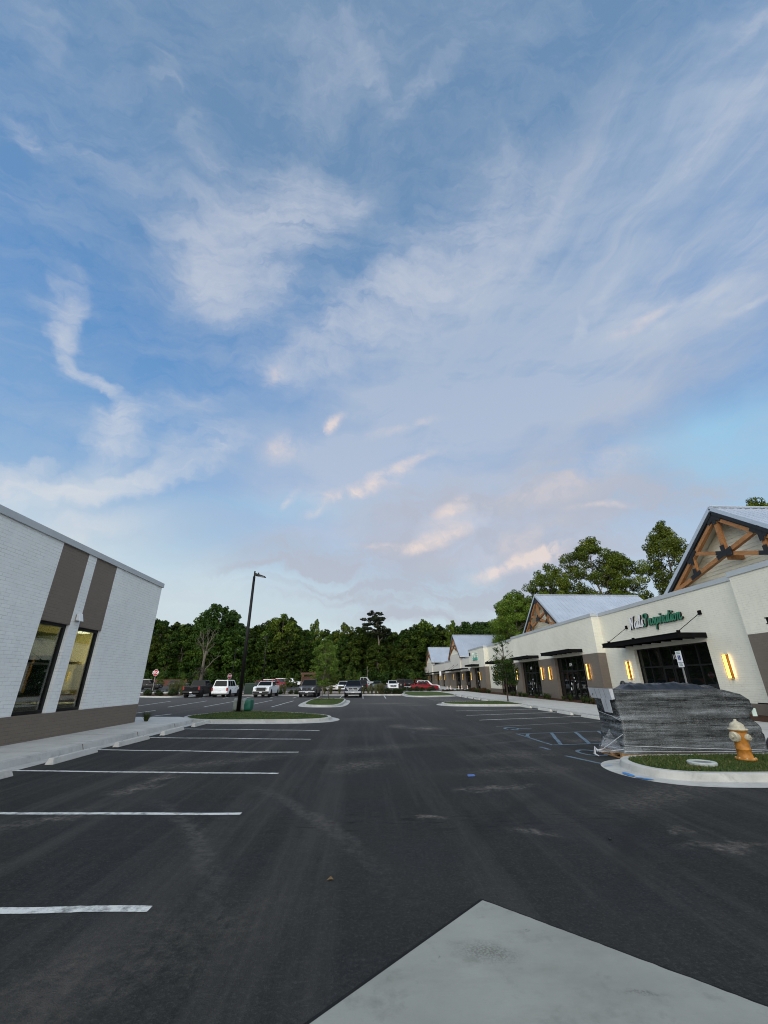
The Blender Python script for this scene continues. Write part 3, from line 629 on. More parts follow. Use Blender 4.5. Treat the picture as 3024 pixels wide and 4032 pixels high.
def walk(name, polys, z, label, mat='walk_concrete'):
    mb = MB()
    for q in polys: mb.prism(q, -.03, z)
    return st(mb.build(name, mat, bevel=.015), label)
walk('sidewalk', [[(-10.05,-6),(-8.17,-6),(-8.17,21.6),(-8.17,22.2),(-9.3,23.4),(-14.0,23.6),(-14.0,20.5),(-10.05,20.5)]], .15, 'pale concrete sidewalk along the white brick building')
mb = MB()
mb.hexa([(-8.17,-6,-.02),(-7.98,-6,-.02),(-7.98,21.7,-.02),(-8.17,21.7,-.02)], [(-8.165,-6,.152),(-8.04,-6,.146),(-8.04,21.7,.146),(-8.165,21.7,.152)])
mb.box(-7.98,-7.62,-6,21.55,-.03,.010)
st(mb.build('kerb', 'kerb_concrete', bevel=.012), 'long straight pale kerb along the white brick building')
mb = MB()
for i in range(9):
    y = -4.6+3.05*i; mb.hexa([(-8.17,y-.008,.02),(-7.977,y-.008,.0),(-7.977,y+.008,.0),(-8.17,y+.008,.02)], [(-8.165,y-.008,.1545),(-8.036,y-.008,.1485),(-8.036,y+.008,.1485),(-8.165,y+.008,.1545)]); mb.box(-7.98,-7.62,y-.007,y+.007,-.02,.0125)
st(mb.build('kerb_joint', 'mulch'), 'dark joints across the kerb along the white brick building')
# joints across the sidewalks
def joints(name, x0, x1, ys, zf, label):
    mb = MB()
    for y in ys: mb.quad((x0,y-.008,zf(x0)+.002),(x1,y-.008,zf(x1)+.002),(x1,y+.008,zf(x1)+.002),(x0,y+.008,zf(x0)+.002))
    st(mb.build(name, 'mulch'), label)
joints('sidewalk_joint', -10.04, -8.04, [1.2+1.85*i for i in range(12)], lambda x: .152, 'dark joints across the left sidewalk')
mb = MB(); zr = lambda x: .15 + max(0, (x-12.2))*.035
mb.hexa([(12.15,-6,-.02),(15.7,-6,-.02),(15.7,76,-.02),(12.15,76,-.02)], [(12.15,-6,.15),(15.7,-6,zr(15.7)),(15.7,76,zr(15.7)),(12.15,76,.15)])
st(mb.build('sidewalk', 'walk_concrete', bevel=.015), 'pale concrete sidewalk in front of the cream shop row')
joints('sidewalk_joint', 12.17, 15.69, [8+1.85*i for i in range(36)], lambda x: zr(x)+.001, 'dark joints across the shop row sidewalk')
mb = MB(); mb.hexa([(12.0,-6,-.02),(12.15,-6,-.02),(12.15,76,-.02),(12.0,76,-.02)], [(12.04,-6,.146),(12.148,-6,.152),(12.148,76,.152),(12.04,76,.146)])
st(mb.build('kerb', 'kerb_concrete', bevel=.012), 'long straight pale kerb along the shop row sidewalk')
mb = MB(); mb.hexa([(15.7,-6,0),(17.5,-6,0),(17.5,70.5,0),(15.7,70.5,0)], [(15.7,-6,zr(15.7)+.01),(17.5,-6,.36),(17.5,70.5,.36),(15.7,70.5,zr(15.7)+.01)])
st(mb.build('planting_bed', 'mulch'), 'brown mulch bed along the foot of the shop row')
# planted strip at the back of the front lot, its kerb, and the sidewalk through it
mb = MB(); mb.box(-21.5,5.2,59.9,75.6,-.02,.12); st(mb.build('planting_bed', 'mulch'), 'red brown mulch strip between the two car lots')
mb = MB(); mb.box(-21.7,5.3,59.72,59.9,-.02,.15); mb.box(-21.7,5.3,59.3,59.72,-.02,.012); st(mb.build('kerb', 'kerb_concrete', bevel=.012), 'pale kerb in front of the planted strip')
mb = MB(); mb.box(-21.5,5.2,66.5,69.5,-.02,.128); mb.box(5.6,24,76.2,78.0,-.02,.16); st(mb.build('sidewalk', 'walk_concrete'), 'pale sidewalk crossing the planted strip')
mb = MB(); mb.box(-60,22,75.6,75.9,-.02,.16); st(mb.build('kerb', 'kerb_concrete'), 'far pale kerb at the edge of the rear car park')
mb = MB(); mb.hexa([(14.5,83,.0),(19,83,0),(19,140,0),(14.5,140,0)], [(14.5,83,.2),(19,83,.25),(19,140,.9),(14.5,140,.9)])
st(mb.build('sidewalk', 'walk_concrete'), 'pale sidewalk in front of the far shop block')

# painted lines
def strip(name, p, q, w, mat, label, wob=0.0, seed=0, z=.004, n=None):
    p, q = Vector((p[0],p[1],0)), Vector((q[0],q[1],0)); d = (q-p); L = d.length; d.normalize(); s = Vector((-d.y, d.x, 0))
    n = n or max(2, int(L/.07)); mb = MB(); k = 0
    for i in range(n+1):
        t = i/n; o = wob*mnoise.noise((t*3.1+seed*7.3, seed*1.7, 0)); c = p + d*(L*t) + s*o
        hw = w/2*(1+.10*mnoise.noise((t*23, seed, 4))+.13*mnoise.noise((t*L*11, seed, 8)))
        mb.v += [tuple(c - s*hw + Vector((0,0,z))), tuple(c + s*hw + Vector((0,0,z)))]
        if i: mb.f.append((2*i-2, 2*i, 2*i+1, 2*i-1))
    return st(mb.build(name, mat), label, 'structure', 'road marking')
ords = ['nearest', 'second', 'third', 'fourth', 'fifth', 'sixth']
for i, (p, q) in enumerate([((-7.5,4.78),(-1.81,4.63)), ((-7.6,7.66),(-1.79,7.38)), ((-7.6,10.78),(-1.8,10.13)), ((-7.6,13.72),(-1.8,12.88)), ((-7.6,16.45),(-1.8,15.56)), ((-7.6,19.25),(-1.76,18.16))]):
    strip('parking_line', p, q, .105, 'white_paint', ords[i]+' white bay line in front of the white brick building', .16, i+1)
for i, (p, q) in enumerate([((5.83,28.94),(11.62,30.2)), ((5.67,25.25),(11.8,27.3)), ((5.62,22.29),(11.8,24.25))]):
    strip('parking_line', p, q, .11, 'white_paint', ['farthest', 'middle', 'nearest'][i]+' white bay line in front of the shop row', .05, i+11)
strip('parking_line', (5.56,19.32), (11.5,21.2), .11, 'faded_white', 'faded bay line beside the blue hatched aisle', .05, 21)
for i, (p, q) in enumerate([((5.6,16.64),(11.4,17.85)), ((5.64,13.85),(9.0,14.35)), ((5.55,16.7),(5.66,13.82)), ((5.95,16.69),(5.58,15.66)), ((6.91,16.88),(5.96,13.95)), ((7.91,17.08),(6.93,14.08)), ((8.9,17.27),(7.95,14.2)), ((9.9,17.5),(8.9,14.4)), ((5.17,11.95),(5.62,10.66)), ((5.15,13.5),(5.2,12.98)), ((5.64,18.05),(6.1,18.3)), ((6.0,18.28),(6.8,18.52))]):
    strip('aisle_marking', p, q, .115 if i > 2 else .09, 'blue_paint', 'blue painted stroke %s' % ['along the far edge of the hatched aisle','along the near edge of the hatched aisle','closing the end of the hatched aisle','shortest in the hatched aisle, at its drive end','second of the slanting hatched aisle strokes','third of the slanting hatched aisle strokes','fourth of the slanting hatched aisle strokes, by the wrapped load','last of the slanting hatched aisle strokes, by the wrapped load','running up to the nose of the hydrant island','short and alone beyond the hatched aisle corner','left of the far wheelchair symbol','right of the far wheelchair symbol'][i], .03, 30+i)
def arc_mark(name, c, r0, r1, a0, a1, label, squash=1.0):
    mb = MB(); n = 28
    for i in range(n+1):
        t = R(a0+(a1-a0)*i/n); mb.v += [(c[0]+r0*math.cos(t), c[1]+r0*squash*math.sin(t), .004), (c[0]+r1*math.cos(t), c[1]+r1*squash*math.sin(t), .004)]
        if i: mb.f.append((2*i-2, 2*i, 2*i+1, 2*i-1))
    st(mb.build(name, 'blue_paint'), label, 'structure', 'road marking')
arc_mark('wheelchair_symbol', (6.1,12.4), .27, .36, 20, 330, 'blue painted wheelchair ring beside the wrapped load', 1.5)
arc_mark('wheelchair_symbol', (5.95,18.4), .22, .33, 0, 300, 'blue painted wheelchair ring beyond the hatched aisle', 1.5)
for i, (p, q) in enumerate([((-17.9,36.4),(-18.9,44.8)), ((-14.8,34.7),(-15.6,45.3)), ((-12.2,34.9),(-12.6,45.3)), ((-9.4,36.7),(-9.4,46.3)), ((-7.0,34.3),(-7.0,44.7)), ((-11.8,26.0),(-11.5,27.6)), ((-16.1,51.8),(-16.9,60)), ((-5.5,51.3),(-5.8,59)), ((-2.8,50.5),(-3.0,59.3)), ((-.2,49.7),(-.3,59.2)), ((2.3,49.4),(2.5,59.3)), ((-8.2,51.6),(-8.4,58.4)), ((-10.9,52.3),(-11.4,59.3)), ((-13.7,52.3),(-14.2,59.3)), ((-19.0,52.3),(-19.6,59.6)), ((-14.0,26.5),(-14.0,31))]):
    strip('parking_line', p, q, .11, 'white_paint', 'white bay line of the far bays, ' + ['left of the lamp post, outermost','left of the lamp post, second','left of the lamp post, third','just right of the lamp post','left of the narrow tree island','short, behind the white building','left of the white sport utility','left of the tree island','left of the navy pickup','right of the navy pickup','rightmost of the row','left of the charcoal pickup','right of the white pickup','left of the white pickup','between black pickup and white sport utility','behind the building corner'][i], .04, 50+i)
for i, x in enumerate([13.2, 9.6, 6.2]): pass
for i, y in enumerate([41.5, 44.4, 47.3, 50.2, 53.1]):
    strip('parking_line', (6.6, y-1.2), (11.9, y), .11, 'white_paint', 'white bay line beyond the dark young tree, ' + ['nearest', 'second', 'third', 'fourth', 'farthest'][i]+' one', .03, 80+i)
# splashes of blue spray on the nose of the hydrant island
mb = MB()
for (x, y, a, b, g) in [(5.42,9.6,.20,.07,1.5),(5.5,9.2,.16,.06,-.9),(5.5,10.5,.12,.02,.1)]:
    k = len(mb.v)
    for j in range(14):
        t = 2*math.pi*j/14; rr = 1+.3*mnoise.noise((x*9+j*.9, y, 0)); px_, py_ = a*rr*math.cos(t), b*rr*math.sin(t)
        mb.v.append((x+px_*math.cos(g)-py_*math.sin(g), y+px_*math.sin(g)+py_*math.cos(g), .019))
    mb.f.append(tuple(range(k, k+14)))
st(mb.build('paint_mark', 'blue_spray'), 'blue spray paint on the rounded nose of the hydrant island kerb', 'structure', 'road marking')
# small litter
mb = MB(); mb.hexa([(2.10,9.60,.006),(2.26,9.62,.006),(2.26,9.72,.006),(2.10,9.70,.006)], [(2.11,9.61,.03),(2.25,9.63,.035),(2.25,9.71,.03),(2.11,9.69,.034)])
tag(mb.build('cloth_scrap', 'bit_blue', bevel=.008), 'small blue scrap lying on the asphalt', 'litter')
mb = MB(); mb.v = [(-.35,5.07,.008),(-.32,5.05,.022),(-.28,5.08,.010),(-.31,5.11,.026)]; mb.f = [(0,1,3),(1,2,3)]
tag(mb.build('fallen_leaf', 'dry_leaf'), 'single yellow brown leaf on the asphalt', 'leaf')
mb = MB(); mb.lathe([(.012,0),(.028,.008),(.03,.02),(.018,.036),(.004,.04)], (3.01,6.02,.002), n=9)
mb.v = [(3.01+(x-3.01)*.7, 6.02+(y-6.02)*.7, z*.7) for x, y, z in mb.v]
tag(mb.build('pebble', 'steel_plate', smooth=True), 'small pebble on the asphalt near the pale pad', 'pebble')

# ------------------------------------------------------------------ buildings
def wallx(mb, x0, x1, y0, y1, z0, z1, holes=()):
    """a wall slab between x0 and x1 with rectangular holes (ya, yb, za, zb)"""
    ys = sorted({y0, y1, *[h[0] for h in holes], *[h[1] for h in holes]}); ys = [y for y in ys if y0 <= y <= y1]
    for a, b in zip(ys[:-1], ys[1:]):
        hs = sorted([h for h in holes if h[0] <= a+1e-6 and h[1] >= b-1e-6], key=lambda h: h[2]); z = z0
        for h in hs:
            if h[2] > z+1e-6: mb.box(x0, x1, a, b, z, min(h[2], z1))
            z = max(z, h[3])
        if z < z1-1e-6: mb.box(x0, x1, a, b, z, z1)
def storefront(parent, x, y0, y1, z0, z1, muls, transom, doors, face=-1):
    """dark framed shop glazing set in an opening of a wall seen from -x: frame, panes, door leaves"""
    L = tuple(parent.location); f = MB(); w = .06; d0, d1 = x, x+.10
    f.box(d0,d1,y0,y0+w,z0,z1); f.box(d0,d1,y1-w,y1,z0,z1); f.box(d0,d1,y0+w,y1-w,z1-w,z1); f.box(d0,d1,y0+w,y1-w,z0,z0+.12)
    ys = [y0] + list(muls) + [y1]
    for y in muls: f.box(d0-.004,d1-.004,y-w/2,y+w/2,z0+.12,z1-w)
    cur = [y0+w] + sum([[y-w/2, y+w/2] for y in muls], []) + [y1-w]
    for a, b in zip(cur[::2], cur[1::2]): f.box(d0-.002,d1-.002,a,b,transom-.04,transom+.04)
    for a, b in zip(cur[::2], cur[1::2]):
        if not any(q[0]-.1 < a and b < q[1]+.1 for q in doors): f.box(d0-.002,d1-.002,a,b,z0+.85,z0+.91)
    f.build('window_frame', 'frame_black', parent, L)
    for i, (a, b) in enumerate(zip(cur[::2], cur[1::2])):
        g = MB(); g.box(d0+.04, d0+.05, a, b, z0+.12, z1-w); g.build('pane', 'dark_glass', parent, L)
    for (a, b) in doors:
        dm = MB(); dx0, dx1 = d0-.03, d0+.02
        dm.box(dx0,dx1,a+.035,a+.125,z0+.02,transom-.045); dm.box(dx0,dx1,b-.125,b-.035,z0+.02,transom-.045)
        dm.box(dx0,dx1,a+.125,b-.125,transom-.135,transom-.045); dm.box(dx0,dx1,a+.125,b-.125,z0+.02,z0+.22)
        dd = dm.build('door', 'frame_black', parent, L)
        h = MB(); h.tube([(dx0-.05,a+.17,z0+.8),(dx0-.05,a+.17,z0+1.3)], .014, 8); h.beam((dx0-.05,a+.17,z0+.85),(dx0,a+.17-.05,z0+.85),.012,.012); h.beam((dx0-.05,a+.17,z0+1.25),(dx0,a+.17-.05,z0+1.25),.012,.012)
        h.build('handle', 'grey_metal', dd, L)
def canopy(parent, x0, x1, y0, y1, z0, z1, rods=(), zwall=5.09, name='canopy'):
    L = tuple(parent.location); m = MB(); t = .05
    m.box(x0,x0+t,y0,y1,z0,z1); m.box(x0+t,x1,y0,y0+t,z0,z1); m.box(x0+t,x1,y1-t,y1,z0,z1)
    m.box(x0-.03,x0+.005,y0-.02,y1+.02,z1-.03,z1+.012); m.box(x0-.03,x0+.005,y0-.02,y1+.02,z0-.012,z0+.03)
    m.box(x0+t,x1,y0+t,y1-t,z1-.07,z1-.02)
    n = int((y1-y0)/.9)
    for i in range(1, n): m.box(x0+t,x1,y0+(y1-y0)*i/n-.03,y0+(y1-y0)*i/n+.03,z0+.03,z1-.07)
    c = m.build(name, 'black_metal', parent, L)
    for ya, yb in rods:
        r = MB(); r.tube([(x1, ya, zwall), (x0+.12, yb, z1+.06)], .018, 8); r.box(x1-.05,x1,ya-.11,ya+.11,zwall-.10,zwall+.12); r.box(x0+.05,x0+.2,yb-.05,yb+.05,z1-.02,z1+.11)
        r.build('tie_rod', 'black_metal', c, L)
def sconce(x, y, z0, label, h=1.1, lit=False):
    t = thing('wall_sconce', label, 'wall lamp', (x, y, z0), 0, 'glowing sconces on the shop fronts')
    b = MB(); b.box(-.025,0,-.13,.13,0,h); b.box(-.135,-.025,-.125,-.112,.02,h-.02); b.box(-.135,-.025,.112,.125,.02,h-.02)
    b.box(-.14,-.025,-.118,.118,-.005,.012); b.box(-.14,-.025,-.118,.118,h-.012,h+.005); b.box(-.133,-.126,.035,.047,.17,h-.17); b.box(-.133,-.126,-.112,.112,.157,.167); b.box(-.133,-.126,-.112,.112,h-.167,h-.157)
    b.build('frame', 'sconce_frame', t)
    g = MB(); g.box(-.125,-.03,-.11,.11,.014,h-.014); g.build('lamp_shade', 'sconce_glow', t)
    if lit:
        for s in (-1, 1):
            ld = bpy.data.lights.new('tube_light', 'AREA'); ld.shape = 'RECTANGLE'; ld.size = h*.92; ld.size_y = .03; ld.energy = 2.6; ld.color = (1, .60, .20)
            lo = bpy.data.objects.new('tube_light', ld); COL.objects.link(lo); lo.parent = t; lo.location = (-.11, s*.155, h/2); lo.rotation_euler = (0, R(-90), 0)
    return t

# ---- white brick building on the left
WB = thing('brick_building', 'white painted brick building with grey stripes at the left', 'building', (-10.05, 20.5, .1))
WL = (-10.05, 20.5, .1)
mb = MB(); holes = [(13.42,14.78,.86,3.58),(15.24,16.57,.86,3.58)]
stripes = [(13.42,14.78),(15.24,16.57)]
wallx(mb, -10.30, -10.05, -6, 20.5, .88, 6.10, [(a, b, .88, 6.10) for a, b in stripes])
mb.box(-26,-10.301,20.25,20.5,.88,6.10); mb.box(-26,-10.31,-6,-5.8,.1,6.1); mb.build('wall', 'white_brick', WB, WL)
for a, b in stripes: mb = MB(); mb.box(-10.30,-10.06,a,b,3.58,6.10); mb.build('brick_stripe', 'grey_brick', WB, WL)
mb = MB(); mb.box(-10.30,-10.046,-6,20.504,.05,.878); mb.box(-26,-10.31,20.25,20.504,.05,.878); mb.build('brick_base', 'grey_brick', WB, WL)
mb = MB(); mb.box(-10.34,-9.99,-6,20.57,6.06,6.265); mb.box(-26,-10.341,20.2,20.57,6.06,6.265)
for y in (11.2,14.25,17.3): mb.box(-9.99,-9.986,y-.03,y+.03,6.062,6.262)
mb.build('coping', 'coping_metal', WB, WL, bevel=.012)
mb = MB(); mb.box(-26,-10.34,-6,20.2,5.75,5.9); mb.build('roof', 'coping_metal', WB, WL)
for (a, b) in stripes:
    f = MB(); x0, x1 = -10.26, -10.16
    f.box(x0,x1,a,a+.06,.88,3.58); f.box(x0,x1,b-.10,b,.88,3.58); f.box(x0,x1,a+.06,b-.10,3.48,3.58); f.box(x0,x1,a+.06,b-.10,.88,.98)
    w_ = f.build('window', 'frame_black', WB, WL)
    g = MB(); g.box(-10.215,-10.205,a+.06,b-.10,.98,3.48); g.build('pane', 'clear_glass', w_, WL)
# room behind the two windows: lit yellow corner, dark teal shop beyond
def rp(name, mat, *bx):
    m = MB()
    for q in bx: m.box(*q)
    return m.build(name, mat, WB, WL)
rp('floor', 'room_grey', (-18,-10.305,9,20.24,.15,.2)); rp('room_wall', 'room_yellow', (-13.6,-10.305,20.18,20.245,.2,3.74))
rp('room_wall', 'room_teal', (-18,-13.62,20.16,20.24,.2,2.88)); rp('room_wall', 'room_teal', (-18.1,-18,9,20.24,.2,3.74)); rp('room_wall', 'room_teal', (-18,-10.31,8.9,9,.2,3.74))
rp('room_bulkhead', 'bulkhead', (-17,-13.62,19.95,20.24,2.88,3.62)); rp('room_ceiling', 'room_yellow', (-13.6,-10.305,15.1,20.18,3.74,3.8)); rp('room_ceiling', 'ceiling_dark', (-18,-13.61,9,20.24,3.75,3.82)); rp('room_ceiling', 'ceiling_dark', (-13.6,-10.31,9,15.09,3.75,3.82))
rp('shelf', 'room_yellow', (-13.3,-12.75,19.95,20.18,2.62,2.72)); rp('room_panel', 'room_shade', (-12.85,-10.4,20.08,20.178,.2,2.52))
mb = MB(); mb.lathe([(.20,0),(.20,.06),(.17,.09)], (-11.72,18.2,3.65), n=20); mb.build('ceiling_lamp', 'lamp_disc', WB, WL)
rp('desk', 'desk', (-12.9,-11.9,18.9,19.5,.2,1.32)); rp('paper_stack', 'label_paper', (-12.7,-12.35,19.0,19.3,1.32,1.44)); rp('counter', 'room_grey', (-12.9,-10.6,17.2,18.3,.2,1.05)); rp('counter', 'room_grey', (-15.6,-13.0,17.6,18.6,.2,1.02))
mb = MB(); mb.beam((-14.85,20.05,1.36),(-14.80,20.05,2.5),.07,.05); mb.beam((-14.79,20.05,2.56),(-14.78,20.05,2.84),.07,.05); mb.build('timber_stud', 'stud_wood', WB, WL)
mb = MB(); mb.tube([(-14.5,19.3,3.7),(-14.3,19.2,3.6),(-13.9,19.2,3.3)], .05, 8); mb.build('conduit', 'grey_metal', WB, WL)
pl_d = bpy.data.lights.new('room_light', 'POINT'); pl_d.energy = 800; pl_d.color = (1, .87, .55); pl_d.shadow_soft_size = .2
pl = bpy.data.objects.new('room_light', pl_d); COL.objects.link(pl); pl.location = (-11.2, 18.6, 3.3)
pl2_d = bpy.data.lights.new('room_light', 'POINT'); pl2_d.energy = 14; pl2_d.color = (.95, 1, .85); pl2_d.shadow_soft_size = .3
pl2 = bpy.data.objects.new('room_light', pl2_d); COL.objects.link(pl2); pl2.location = (-15.0, 18.4, 3.5)
# flood light on the white strip between the stripes
t = thing('flood_light', 'small white wall light between the two grey stripes', 'wall lamp', (-10.05, 15.02, 3.75))
mb = MB(); mb.box(0,.05,-.08,.08,-.02,.20); mb.build('back_plate', 'grey_metal', t)
mb = MB(); mb.hexa([(.05,-.11,.0),(.19,-.11,-.02),(.19,.11,-.02),(.05,.11,.0)], [(.05,-.11,.24),(.10,-.11,.25),(.10,.11,.25),(.05,.11,.24)]); mb.build('housing', 'white_metal', t, bevel=.01)

# ---- cream shop row on the right
XB, XR, ZC0, ZC1 = 16.9, 17.5, 6.235, 6.47
SR = thing('shop_row', 'long cream brick shop row with timber truss gables at the right', 'building', (16.9, 30, .2)); SL = (16.9, 30, .2)
DH = 3.64                                          # head of the shop openings
blocks = [(-6.0, 18.17), (30.85, 49.1), (61.3, 70.4)]; recs = [(18.17, 30.85), (49.1, 61.3)]
open_b = {0: [(9.5, 14.5)], 1: [(33.15, 38.3), (42.0, 47.0)], 2: [(64.6, 68.0)]}; open_r = {0: [(21.3, 27.5)], 1: [(51.0, 56.8)]}
mb = MB(); cp = MB(); rf = MB()
for i, (a, b) in enumerate(blocks):
    wallx(mb, XB, 18.0, a, b, 3.66, ZC0, [])
    edges = [a] + [e for q in open_b[i] for e in q] + [b]
    for p0, p1 in zip(edges[::2], edges[1::2]): tb = MB(); tb.box(XB, 18.0, p0, p1, .15, 3.66); tb.build('brick_pier', 'taupe_brick', SR, SL)
    cp.box(XB-.05, 17.35, a-.05, b+.05, ZC0, ZC1)
for i, (a, b) in enumerate(recs):
    wallx(mb, XR, 18.0, a, b, .82, ZC0, [(q[0], q[1], .15, DH) for q in open_r[i]])
    edges = [a] + [e for q in open_r[i] for e in q] + [b]
    for p0, p1 in zip(edges[::2], edges[1::2]): bs = MB(); bs.box(XR-.012, 18.0, p0, p1, .15, .82); bs.build('brick_base', 'taupe_brick', SR, SL)
    cp.box(XR-.05, 17.95, a+.05, b-.05, ZC0-.003, ZC1-.003)
mb.box(18.0,40,70.1,70.4,.15,6.2); mb.box(39.7,40,-6,70.1,.15,6.2)
mb.build('wall', 'cream_brick', SR, SL)
for y in (22.5,26.7,35.4,40.0,44.6): cp.box(XB-.054 if 30 < y < 50 else XR-.054, XB-.05 if 30 < y < 50 else XR-.05, y-.03, y+.03, ZC0+.004, ZC1-.004)
cp.build('coping', 'coping_metal', SR, SL, bevel=.012)
rf.box(18.0,39.7,-6,70.1,5.4,5.6); rf.build('flat_roof', 'coping_metal', SR, SL)
for a, b in (open_b[0]+open_b[1]+open_b[2]): mb = MB(); mb.box(XB+.02, 17.25, a, b, DH, 3.658); mb.build('lintel', 'cream_brick', SR, SL)
for (a, b) in open_b[0]+open_b[1]+open_b[2]:
    w_ = b-a; c_ = (a+b)/2
    storefront(SR, 17.15, a, b, .3, DH, [c_-1.85, c_-.93, c_, c_+.93, c_+1.85] if w_ > 4 else [c_-.5, c_+.5], 2.55, [(c_-.93, c_), (c_, c_+.93)] if w_ > 4 else [(c_-.5, c_+.5)])
for (a, b) in open_r[0]+open_r[1]:
    c_ = (a+b)/2; storefront(SR, 17.7, a, b, .3, DH, [c_-2.0, c_-.95, c_, c_+.95, c_+2.0], 2.55, [(c_-.95, c_), (c_, c_+.95)])
canopy(SR, 15.83, XB, 33.0, 38.55, 3.83, 4.07); canopy(SR, 15.83, XB, 41.75, 47.25, 3.83, 4.07); canopy(SR, 15.83, XB, 64.4, 69.2, 3.83, 4.07); canopy(SR, 15.75, XB, 8.5, 15.9, 3.83, 4.07)
canopy(SR, 15.95, XR, 21.15, 28.35, 3.81, 4.07, [(27.7, 27.7), (21.18, 21.2)], 5.07); canopy(SR, 15.95, XR, 50.4, 57.6, 3.81, 4.07, [(57.0, 57.0), (50.5, 50.5)], 5.07)
mb = MB(); mb.box(16.02,16.14,25.0,25.12,4.05,4.16); mb.build('canopy_bracket', 'black_metal', SR, SL)
for txt, x, y, z, s in (('105', 17.685, 24.05, 3.02, .36), ('104', 17.135, 35.85, 3.0, .36), ('103', 17.135, 44.7, 2.98, .34), ('102', 17.685, 54.1, 2.98, .34), ('101', 17.135, 66.3, 2.98, .34)):
    text_mb(txt, s, face_minus_x(x, y, z), 'pale_letters', 'unit_number', SR, .004, .006).location = (-SL[0], -SL[1], -SL[2])
# small white notices stuck to the doors
for (y, z, w, h) in [(35.55,2.0,.14,.12),(36.15,1.55,.13,.16),(36.3,1.15,.18,.2),(35.45,1.75,.09,.12),(44.5,1.9,.13,.12),(45.2,1.5,.12,.2),(45.0,1.0,.15,.12),(44.3,1.55,.08,.22),(53.6,1.7,.15,.15),(66.4,1.75,.14,.14)]:
    x = 17.685 if 50 < y < 60 else 17.11; mb = MB(); mb.box(x-.004, x, y-w/2, y+w/2, z-h/2, z+h/2); mb.build('door_notice', 'pale_letters', SR, SL)

